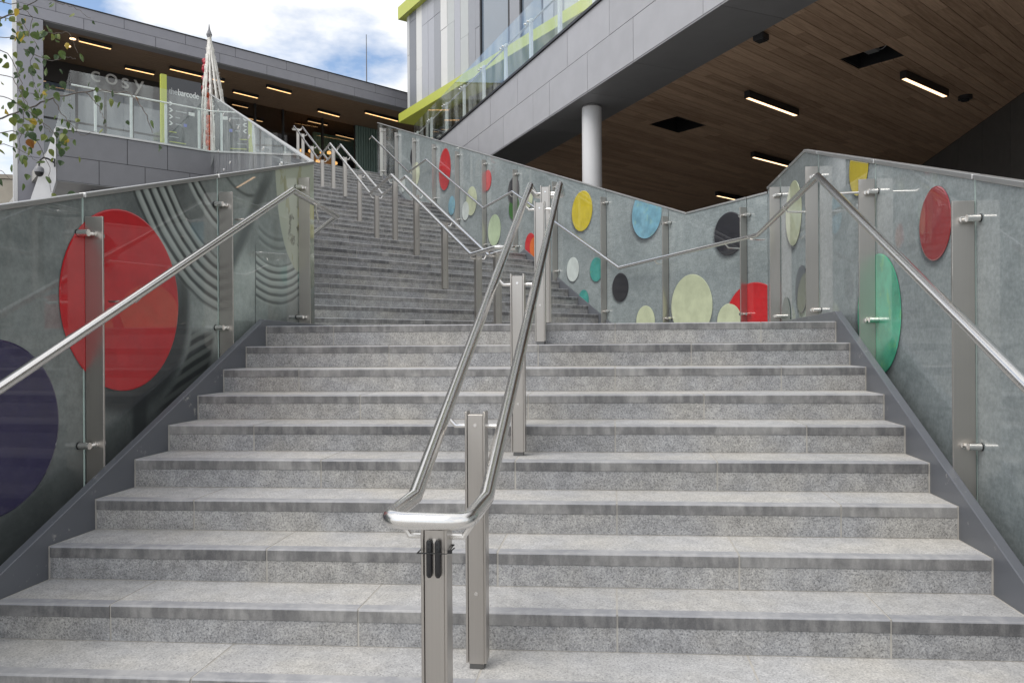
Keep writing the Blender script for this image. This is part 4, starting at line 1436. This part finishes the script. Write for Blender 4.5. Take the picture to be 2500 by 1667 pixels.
# ribbed green wall
grn = simple('ribbed_green_metal', (.16, .23, .205), .45, noise=.05)
for i in range(9):
    a = 12.53 + i * .125
    mbp = MB()
    mbp.prism([b1(a + .006, PLAZA, GO), b1(a + .03, PLAZA, GO - .07), b1(a + .095, PLAZA, GO - .07), b1(a + .119, PLAZA, GO)], Vector((0, 0, CZ - PLAZA - .02)))
    mbp.build('rib', grn, can)
mbp = MB(); mbp.box(b1(12.5, PLAZA, GO + .002), E1 * 1.2, N1 * .08, Vector((0, 0, CZ - PLAZA - .02))); mbp.build('rib_backing', M['joint'], can)
mbp = MB(); mbp.box(b1(13.72, PLAZA, GO + .1), E1 * 4.6, N1 * .08, Vector((0, 0, CZ - PLAZA - .02))); mbp.build('dark_infill', M['void'], can)
# teal panel; glowing amber boxes added to imitate the lit interior
mbp = MB(); mbp.box(b1(11.1, 8.65, 4.6), E1 * 2.1, N1 * .1, Vector((0, 0, .95))); mbp.build('shop_panel', simple('teal_shop_panel', (.30, .58, .50), .5), can)
mbp = MB(); mbp.box(b1(9.6, PLAZA + .1, 5.9), E1 * 2.6, N1 * .4, Vector((0, 0, 2.2)))
mbp.box(b1(10.1, 7.55, 4.5), E1 * 2.0, N1 * .05, Vector((0, 0, 1.0)))
mbp.build('amber_glow_box', emission('amber_glow', (1.0, .42, .12), .22), can)
mbp = MB(); mbp.box(b1(9.6, PLAZA + .1, 5.9), E1 * 2.6, N1 * .4, Vector((0, 0, 2.2))); mbp.build('counter', simple('orange_counter', (.38, .13, .03), .5), can)
for k, (x, y, z) in enumerate([(10.25, 4.0, 8.5), (10.75, 4.2, 8.6), (11.15, 3.9, 8.55), (11.6, 4.1, 8.65), (10.5, 4.2, 8.1), (11.0, 4.0, 8.15), (11.45, 4.2, 8.05), (11.85, 4.0, 8.2),
                               (2.3, 4.6, 7.3), (2.7, 5.0, 6.9), (3.1, 4.4, 7.35), (2.5, 5.1, 6.3)]):
    pos = ['over the far counter, ', 'inside the shop behind the signboard, '][k > 7]
    lt = thing('pendant_lamp', 'small amber pendant lamp ' + ['in the cluster beyond the top of the central handrail', 'glowing behind the upper left terrace glass'][k > 7], 'lamp', b1(x, z - .1, y), group='amber pendant lamps ' + ['beyond the handrail top', 'behind the terrace glass'][k > 7])
    mbp = MB(); c = b1(x, z, y)
    mbp.tube([c + Vector((0, 0, -.09)), c + Vector((0, 0, -.05)), c + Vector((0, 0, .03)), c + Vector((0, 0, .07))], .1, 12, radii=[.03, .10, .09, .02])
    mbp.build('shade', M['lamp2'], lt, smooth=True)
    mbp = MB(); mbp.tube([c + Vector((0, 0, .07)), c + Vector((0, 0, CZ - z))], .006, 5); mbp.build('cord', M['black'], lt)
CL = [((-13.795, 23.577), (-13.105, 24.236), 'canopy strip light nearest the left pier'),
      ((-13.536, 25.903), (-12.809, 26.54), 'canopy strip light above the white glass letters'),
      ((-12.015, 26.006), (-10.591, 27.319), 'long canopy strip light passing behind the white wire tree'),
      ((-10.688, 28.416), (-9.972, 29.133), 'canopy strip light low behind the glass, right of the wire tree'),
      ((-9.223, 27.905), (-8.513, 28.642), 'canopy strip light right of the wire tree nearer the fascia'),
      ((-8.046, 30.795), (-7.323, 31.58), 'canopy strip light above the end of the central handrail'),
      ((-6.13, 31.05), (-4.92, 32.263), 'long canopy strip light running towards the lime band'),
      ((-11.278, 29.846), (-10.784, 30.317), 'dim strip light inside the glazing, upper left one'),
      ((-11.4, 31.551), (-10.812, 32.196), 'dim strip light inside the glazing, lower left one'),
      ((-8.842, 32.121), (-8.135, 32.791), 'dim strip light inside the glazing above the handrail end'),
      ((-8.138, 34.252), (-7.426, 35.014), 'dim strip light inside the glazing beside the ribbed green wall')]
for k, ((x0, y0), (x1, y1), lab) in enumerate(CL):
    a, b = Vector((x0, y0, 0)), Vector((x1, y1, 0))
    strip_light(lab, (a + b) / 2, (b - a).normalized(), (b - a).length, CZ - .13, w=.13, hgt=.115, mat='lampc', group='strip lights under the canopy')
for k, (px, py) in enumerate(((-14.0, 23.0), (-14.6, 24.0))):
    dl = thing('downlight', ['round downlight in the canopy corner, upper of the pair', 'round downlight in the canopy corner, lower of the pair'][k], 'ceiling light', (px, py, CZ - .03), group='round downlights in the canopy corner')
    c = b1(.95, 0, .95 + k * .75)
    mbp = MB(); mbp.tube([V3(c, CZ - .001), V3(c, CZ - .022)], .11, 20); mbp.build('trim_ring', M['black'], dl)
    mbp = MB(); mbp.tube([V3(c, CZ - .023), V3(c, CZ - .034)], .09, 20); mbp.build('lens', M['lamp'], dl)
# flagpole
fp = thing('mast', 'thin grey mast standing on the canopy roof', 'mast', b1(12.3, CT + .03, 2))
mbp = MB(); mbp.tube([b1(12.3, CT + .03, 2), b1(12.3, 13.45, 2)], .025, 8, radii=[.028, .016]); mbp.build('pole', M['clad2'], fp, smooth=True)
mbp = MB(); mbp.tube([b1(12.3, CT + .035, 2), b1(12.3, CT + .09, 2)], .07, 10); mbp.build('base', M['black'], fp)

# lettering helper
def text_mesh(name, body, size, origin, xdir, up, mat, parent, extrude=.01, spacing=1.0, width=None):
    cu = bpy.data.curves.new(name, 'FONT'); cu.body = body; cu.size = size; cu.extrude = extrude; cu.space_character = spacing
    tmp = bpy.data.objects.new(name, cu); col.objects.link(tmp)
    bpy.context.view_layer.update()
    dg = bpy.context.evaluated_depsgraph_get()
    me = bpy.data.meshes.new_from_object(tmp.evaluated_get(dg))
    bpy.data.objects.remove(tmp)
    if width:
        w0 = max(v.co.x for v in me.vertices) - min(v.co.x for v in me.vertices)
        me.transform(Matrix.Diagonal((width / w0, 1, 1, 1)))
    xd, u = Vector(xdir).normalized(), Vector(up).normalized(); nn = xd.cross(u)
    mat4 = Matrix(((xd.x, u.x, nn.x, origin[0]), (xd.y, u.y, nn.y, origin[1]), (xd.z, u.z, nn.z, origin[2]), (0, 0, 0, 1)))
    me.transform(mat4)
    me.materials.clear(); me.materials.append(mat)
    return link(name, me, parent)
whitepaint = simple('white_lettering', (.75, .75, .74), .5)
greypaint = simple('grey_lettering', (.35, .36, .37), .5)
ct = thing('wall_lettering', 'white hanging letters reading cosy on the shop glazing', 'lettering', b1(1.9, 9.3, GO - .06))
for ch, a, z_ in (('c', 1.93, 9.42), ('o', 2.40, 9.44), ('s', 2.92, 9.40), ('y', 3.36, 9.42)):
    text_mesh('letter', ch, .80, b1(a, z_, GO - .06), E1, (0, 0, 1), whitepaint, ct, .02)

# ------------------------------------------------------------------ terrace parapet
TZ0, TZ1 = 4.2, 5.5
TE = -TD     # from left corner to the right
ter = thing('terrace_wall', 'dark grey panelled terrace wall under the left glass balustrade', 'wall', V3(TP1, PLAZA - 1))
def te(a, z, off=0.0):
    q = TP1 + TE * a + TN * off
    return Vector((q.x, q.y, z))
TL = (TP0 - TP1).length + 1.2
mbp = MB(); mbp.box(te(.02, TZ0 + .02, .03), TE * (TL - .04), TN * .3, Vector((0, 0, TZ1 - TZ0 - .04))); mbp.build('core', M['joint'], ter)
zm = 4.83
for z0, z1, jl in ((zm, TZ1, [0, 1.62, 2.62, TL]), (TZ0, zm, [0, .95, 2.05, 3.2, TL])):
    for a, b in zip(jl[:-1], jl[1:]):
        mbp = MB(); mbp.box(te(a + .007, z0 + .007, 0), TE * (b - a - .014), TN * .028, Vector((0, 0, z1 - z0 - .014)))
        mbp.build('panel', M['clad2'], ter)
mbp = MB(); mbp.box(te(0, TZ1 + .004, -.03), TE * TL, TN * .4, Vector((0, 0, .05))); mbp.build('coping', M['cap'], ter)
mbp = MB(); mbp.box(te(0, TZ0 - .02, .002), TE * TL, TN * 6, Vector((0, 0, .018))); mbp.build('soffit', M['soffdark'], ter)
mbp = MB(); mbp.box(te(.9, 0, 2.0), TE * TL, TN * .2, Vector((0, 0, TZ0 - .022))); mbp.build('recessed_wall', M['darkwall'], ter)
mbp = MB(); mbp.box(te(1.25, 2.4, 1.95), TE * 1.3, TN * .04, Vector((0, 0, 1.35))); wf = mbp.build('window', M['black'], ter)
mbp = MB(); mbp.box(te(1.31, 2.46, 1.93), TE * 1.18, TN * .015, Vector((0, 0, 1.23))); mbp.build('pane', M['winglass'], wf)
mbp = MB(); mbp.prism([te(.50, 2.0, .6), te(.72, 2.0, .6), te(1.02, TZ0 - .022, .6), te(.86, TZ0 - .022, .6)], TN * .2); mbp.build('raking_strut', M['clad2'], ter)
# pale splayed end wall
fin = thing('end_wall', 'pale splayed end wall at the left corner of the terrace', 'wall', te(0, 2.2, 0))
FD = Vector((-.93, -.30, 0)).normalized()
def fn(a, z): q = TP1 + FD * a - TE * .012; return Vector((q.x, q.y, z))
mbp = MB(); mbp.prism([fn(0, TZ1 + .05), fn(0, TZ0), fn(.12, TZ0 - .45), fn(.30, 2.2), fn(.95, 2.2), fn(.56, 3.7)], Vector((-.02, .10, 0)))
mbp.build('slab', M['palewall'], fin)
# terrace balustrade
TB = Wall(TP1[:2], TE, TN)
tb = thing('glass_balustrade', 'clear glass balustrade on the dark terrace wall at upper left', 'glass balustrade', te(0, TZ1, 0))
tj = [.32, 1.55, 2.65, 3.74]
for s0, s1 in zip(tj[:-1], tj[1:]):
    mbp = MB(); mbp.box(TB.p(s0 + .005, TZ1 + .06, .05), TE * (s1 - s0 - .01), TN * .017, Vector((0, 0, 1.50)))
    mbp.build('glass_pane', M['glass'], tb)
for a in (.9, 1.75, 2.62, 3.5):
    mbp = MB(); mbp.box(te(a - .03, TZ1 + .055, .12), TE * .06, TN * .05, Vector((0, 0, 1.12))); mbp.build('post', M['white'], tb)
mbp = MB(); mbp.tube([te(.36, 6.72, .145), te(3.9, 6.72, .145)], .022, 10); mbp.build('handrail_tube', M['rail'], tb, smooth=True)
mbp = MB(); mbp.prism([te(.31, TZ1 + 1.56, .05), te(.31, TZ1 + .06, .05), te(.31, TZ1 + .06, .05) + FD * .33], Vector((-.01, .017, 0)))
mbp.build('glass_return', M['glass'], tb)

# signboard
SG = TP0 + TN * 1.2
def sg(a, z, off=0): q = SG - TE * (-a) + TN * off; return Vector((q.x, q.y, z))
# a measured along TE from SG (negative = left)
aL = (Vector((-10.064, 21.242, 0)) - SG).dot(TE); aM = (Vector((-9.945, 21.341, 0)) - SG).dot(TE); aR = (Vector((-9.206, 21.953, 0)) - SG).dot(TE)
sgn = thing('signboard', 'dark directory board with a lime stripe reading thebarcode', 'sign', sg(aM, PLAZA))
mbp = MB(); mbp.box(sg(aL, PLAZA, 0), TE * (aM - aL), TN * .12, Vector((0, 0, 7.86 - PLAZA))); mbp.build('lime_stripe', M['lime'], sgn)
mbp = MB(); mbp.box(sg(aM + .002, PLAZA, .01), TE * (aR - aM), TN * .10, Vector((0, 0, 7.83 - PLAZA))); mbp.build('board', simple('charcoal_board', (.045, .048, .056), .4, coat=.3), sgn)
text_mesh('lettering', 'the', .27, sg(aM + .06, 7.33, .004), TE, (0, 0, 1), greypaint, sgn, .003, .9, .23)
text_mesh('lettering', 'barcode', .27, sg(aM + .30, 7.33, .004), TE, (0, 0, 1), whitepaint, sgn, .005, .9, .58)
for k in range(4):
    z_ = 7.05 - k * .19
    mbp = MB()
    for s_ in (-1, 1):
        mbp.prism([sg(aM + .05, z_ + s_ * .06, .006), sg(aM + .10, z_ + s_ * .06, .006), sg(aM + .17, z_, .006), sg(aM + .12, z_, .006)], TN * -.004)
    mbp.build('arrow', whitepaint, sgn)
    mbp = MB(); mbp.box(sg(aM + .24, z_ - .02, .006), TE * [.33, .3, .12, .16][k], TN * -.003, Vector((0, 0, .035))); mbp.build('text_line', greypaint, sgn)
mbp = MB(); mbp.box(sg(aM + .60, 6.80, .006), TE * .17, TN * -.004, Vector((0, 0, .10))); mbp.build('small_plate', whitepaint, sgn)
mbp = MB(); mbp.box(sg(aM + .46, 6.44, .006), TE * .09, TN * -.004, Vector((0, 0, .09))); mbp.build('blue_plate', simple('blue_plate', (.10, .13, .5), .5), sgn)
for z_, L, k in ((6.22, .2, 'lime'), (6.08, .26, 0), (5.93, .46, 'lime'), (5.78, .22, 0), (5.66, .3, 0)):
    mbp = MB(); mbp.box(sg(aM + .06, z_, .006), TE * L, TN * -.003, Vector((0, 0, .025))); mbp.build('text_line', M['lime'] if k else greypaint, sgn)

# white wire tree
wt = thing('wire_tree', 'tall white wire cone tree with red and orange baubles on the terrace', 'decoration', (-9.15, 22.6, PLAZA))
wc = Vector((-9.0, 22.6, 0)); apex = Vector((-9.22, 22.6, 9.52))
strandm = simple('white_garland', (.74, .72, .68), .8)
for k in range(11):
    an = 2 * math.pi * k / 11 + .3
    foot = wc + Vector((math.cos(an) * .52, math.sin(an) * .52, PLAZA))
    mbp = MB()
    N_ = 46
    pts = []
    for i in range(N_ + 1):
        f = i / N_
        q = foot.lerp(apex, f)
        bulge = math.sin(f * math.pi) * .05
        q += Vector((math.cos(an), math.sin(an), 0)) * bulge
        pts.append(q)
    mbp.tube(pts, .018, 5, radii=[.034 + random.uniform(-.012, .016) for _ in pts])
    for q in pts[::1]:
        for _ in range(2):
            d = Vector((random.uniform(-1, 1), random.uniform(-1, 1), random.uniform(-.6, 1))).normalized() * random.uniform(.04, .12)
            sidev = Vector((.014, 0, 0))
            mbp.face([q - sidev, q + sidev, q + d + sidev * .5, q + d - sidev * .5])
    mbp.build('garland', strandm, wt)
mbp = MB(); mbp.tube([apex + Vector((0, 0, -.1)), apex + Vector((0, 0, .02)), apex + Vector((0, 0, .18)), apex + Vector((0, 0, .34))], .03, 8, radii=[.05, .09, .03, .008])
mbp.build('finial', M['clad2'], wt)
balm = [simple('orange_bauble', (.62, .10, .03), .4), simple('red_bauble', (.36, .02, .04), .4)]
for k in range(44):
    z_ = PLAZA + .5 + k * .07
    if 1.9 < (z_ - PLAZA) < 2.1: continue
    an = random.uniform(0, 6.28); rr = random.uniform(.0, .22) * (1 - (z_ - PLAZA) / 5)
    c = wc.lerp(Vector((apex.x, apex.y, 0)), (z_ - PLAZA) / 4.3) + Vector((math.cos(an) * rr - .18, math.sin(an) * rr, z_))
    me = bpy.data.meshes.new('bauble'); bm = bmesh.new(); bmesh.ops.create_icosphere(bm, subdivisions=2, radius=random.uniform(.06, .10)); 
    bmesh.ops.translate(bm, verts=bm.verts, vec=c); bm.to_mesh(me); bm.free(); me.materials.append(balm[k > 30])
    link('bauble', me, wt)

# cctv camera
cc = thing('security_camera', 'black dome security camera on a gooseneck arm by the pale end wall', 'security camera', te(-.1, 4.2, -.1))
def cp3(x, y, Yd):  # helper constants measured on site
    return Vector((x, Yd, y))
base = te(-.06, 4.62, -.05)
arm = [base, base + Vector((-.08, -.09, .07)), base + Vector((-.16, -.16, .09)), base + Vector((-.22, -.2, .02)), base + Vector((-.235, -.22, -.10)), base + Vector((-.235, -.22, -.14))]
mbp = MB(); mbp.tube(arm, .022, 10); mbp.build('arm', M['black'], cc, smooth=True)
mbp = MB(); mbp.cbox(base + Vector((.01, .01, 0)), Vector((.03, .02, 0)), Vector((-.03, .05, 0)), Vector((0, 0, .20))); mbp.build('bracket', M['black'], cc)
hd = arm[-1]
mbp = MB(); mbp.tube([hd, hd + Vector((0, 0, -.02)), hd + Vector((0, 0, -.06)), hd + Vector((0, 0, -.15))], .1, 18, radii=[.03, .08, .105, .11]); mbp.build('housing', M['clad2'], cc, smooth=True)
mbp = MB()
prof = [(.10 * math.cos(t), -.152 - .11 * math.sin(t)) for t in [i * math.pi / 12 for i in range(6)]]
mbp.tube([hd + Vector((0, 0, z_)) for r_, z_ in prof], .1, 18, radii=[r_ for r_, z_ in prof]); mbp.build('dome', M['black'], cc, smooth=True)

# distant beige building at the far left
fb = thing('distant_building', 'weathered beige building far away at the left edge', 'building', (-44, 58, GROUND))
mbp = MB(); mbp.box((-46.0, 58, GROUND), (7.2, 2, 0), (-3, 10, 0), (0, 0, 15.2)); mbp.build('wall', simple('beige_render', (.33, .30, .25), .8, noise=.2, nscale=1), fb)
mbp = MB(); mbp.box((-46.1, 57.9, 13.6), (7.3, 2.03, 0), (-3, 10, 0), (0, 0, .35)); mbp.build('cornice', simple('beige_stone', (.28, .25, .21), .8), fb)
for i in range(3):
    mbp = MB(); mbp.box(Vector((-45.2, 58.2, 9.0)) + Vector((7.2, 2, 0)).normalized() * (i * 2.3) + Vector((0, -.06, 0)), Vector((7.2, 2, 0)).normalized() * 1.1, Vector((0, .05, 0)), (0, 0, 2.2))
    mbp.build('window', M['winglass'], fb)

# ------------------------------------------------------------------ birch tree at the left
tree = thing('birch_tree', 'young birch with yellowing leaves hanging in at upper left', 'tree', (-4.6, 4.6, GROUND))
bark = simple('birch_bark', (.10, .085, .075), .8, noise=.3, nscale=20)
def leaf_mat(name, c):
    t = NT(name)
    f = t.noise(t.coord(), 40, 3)
    cc_ = t.mix(f, tuple(x * .8 for x in c), tuple(min(1, x * 1.25) for x in c))
    b = t.n.new('ShaderNodeBsdfPrincipled'); t.set(b.inputs['Base Color'], cc_); b.inputs['Roughness'].default_value = .5
    tr = t.n.new('ShaderNodeBsdfTranslucent'); t.set(tr.inputs['Color'], cc_)
    mx = t.n.new('ShaderNodeMixShader'); mx.inputs[0].default_value = .35
    t.l.new(b.outputs[0], mx.inputs[1]); t.l.new(tr.outputs[0], mx.inputs[2]); t.l.new(mx.outputs[0], t.out.inputs['Surface'])
    return t.mat
LM = [leaf_mat('green_leaf', (.085, .13, .035)), leaf_mat('dark_green_leaf', (.05, .085, .035)), leaf_mat('olive_leaf', (.15, .18, .04)),
      leaf_mat('yellow_leaf', (.42, .30, .04)), leaf_mat('brown_leaf', (.26, .11, .03))]
outline = [(0, 0), (.32, .10), (.46, .30), (.40, .52), (.22, .76), (0, 1.0)]
leaf_me = []
for li, lm_ in enumerate(LM):
    for cv in range(2):
        me = bpy.data.meshes.new('leaf'); vs = []; fs = []
        left = [(-x, 0.06 * abs(x) * (1 + cv) , y) for x, y in outline]; right = [(x, .06 * abs(x) * (1 + cv), y) for x, y in outline]
        mid = [(0, -.05 * math.sin(y * 3.1), y) for x, y in outline]
        vs = left + mid + right
        k = len(outline)
        for i in range(k - 1):
            fs.append((i, i + 1, k + i + 1, k + i)); fs.append((k + i, k + i + 1, 2 * k + i + 1, 2 * k + i))
        vs = [Vector((x, y * 2.2 * (1 if cv else 1.6), -z)) for x, y, z in vs]
        me.from_pydata(vs, [], fs); me.materials.append(lm_)
        leaf_me.append(me)
def ray_pt(px, py, Yd):
    """site survey helper: direction seen in the frame at depth Yd"""
    U = (px - 1250) - .0065 * (py - 833.5); V = (py - 833.5) + .0065 * (px - 1250) - 6.9
    return Vector((U / 1800 * Yd, Yd, -V / 1800 * Yd))
mbp = MB(); mbp.tube([(-4.6, 4.6, GROUND), (-4.55, 4.62, .4), (-4.45, 4.5, 2.0), (-4.3, 4.5, 3.6), (-4.2, 4.55, 5.0)], .07, 10, radii=[.09, .07, .05, .03, .012])
mbp.build('trunk', bark, tree, smooth=True)
BR = [  # branch paths in the hanging crown, x,y of the view, depth
    [(-60, 60, 4.6), (20, 40, 4.5), (60, 20, 4.45), (110, -10, 4.4)],
    [(-60, 310, 4.8), (40, 275, 4.6), (130, 240, 4.5), (230, 222, 4.4), (310, 225, 4.35), (350, 262, 4.3), (372, 325, 4.3)],
    [(-40, 90, 5.0), (40, 92, 4.9), (110, 82, 4.8), (170, 80, 4.8), (190, 130, 4.8)],
    [(-60, 170, 4.7), (30, 190, 4.6), (70, 260, 4.5), (110, 310, 4.5), (135, 330, 4.4)],
    [(60, -20, 4.7), (120, 0, 4.7), (180, 18, 4.7), (222, 45, 4.7)],
    [(-60, 100, 4.4), (20, 130, 4.4), (50, 190, 4.35), (60, 260, 4.3), (50, 330, 4.3), (45, 400, 4.3)],
    [(-60, 20, 5.2), (60, 60, 5.1), (90, 110, 5.0), (70, 170, 5.0), (95, 230, 4.9)],
    [(-60, 330, 4.5), (30, 320, 4.5), (90, 340, 4.45), (120, 410, 4.4), (125, 470, 4.4)],
    [(-50, 230, 4.3), (20, 240, 4.3), (75, 275, 4.3), (140, 330, 4.3), (178, 340, 4.2)],
    [(225, 330, 4.6), (232, 352, 4.6)], [(-50, 0, 4.2), (40, 10, 4.2), (80, 40, 4.2), (70, 90, 4.2)],
    [(-60, 360, 4.9), (10, 350, 4.9), (60, 372, 4.9), (95, 395, 4.9)],
    [(60, 120, 4.6), (120, 150, 4.6), (165, 140, 4.55), (185, 145, 4.55)],
    [(-60, 420, 4.6), (0, 415, 4.6), (30, 440, 4.6)],
    [(130, 240, 4.5), (150, 280, 4.5), (200, 330, 4.45), (235, 320, 4.4)],
    [(210, 225, 4.4), (240, 260, 4.4), (255, 290, 4.4), (255, 310, 4.4)],
]
dens = [1.2, .45, .6, 1.8, .4, 2.4, 2.2, 1.3, 1.9, 0, 1.6, 1.2, 1.4, 1.0, .8, .9]
leaves = []
for bi, path in enumerate(BR):
    pts = [ray_pt(*p) for p in path]
    # resample with wobble
    fine = []
    for p, q_ in zip(pts[:-1], pts[1:]):
        for i in range(6):
            fine.append(p.lerp(q_, i / 6) + Vector((random.uniform(-1, 1), random.uniform(-1, 1), random.uniform(-1, 1))) * .006)
    fine.append(pts[-1])
    r0 = .006 if bi in (0, 1) else .0032
    if bi == 9: continue
    mbp = MB(); mbp.tube(fine, r0, 5, radii=[max(.0012, r0 * (1 - .7 * i / len(fine))) for i in range(len(fine))])
    mbp.build('branch', bark, tree)
    tot = sum((b_ - a_).length for a_, b_ in zip(pts[:-1], pts[1:]))
    for _ in range(int(tot * 20 * dens[bi])):
        q_ = random.choice(fine)
        q_ = q_ + Vector((random.gauss(0, .05), random.gauss(0, .08), random.gauss(-.02, .05)))
        leaves.append(q_)
random.shuffle(leaves)
for q_ in leaves[:295]:
    r_ = random.random()
    ki = 0 if r_ < .40 else 1 if r_ < .68 else 2 if r_ < .93 else 3 if r_ < .99 else 4
    o = bpy.data.objects.new('leaf', leaf_me[ki * 2 + random.randint(0, 1)])
    col.objects.link(o); o.parent = tree
    o.location = q_ - tree.location
    s_ = random.uniform(.027, .052)
    o.scale = (s_, s_, s_ * random.uniform(1.0, 1.25))
    o.rotation_euler = (random.gauss(0, .5), random.gauss(0, .5), random.uniform(0, 6.28))
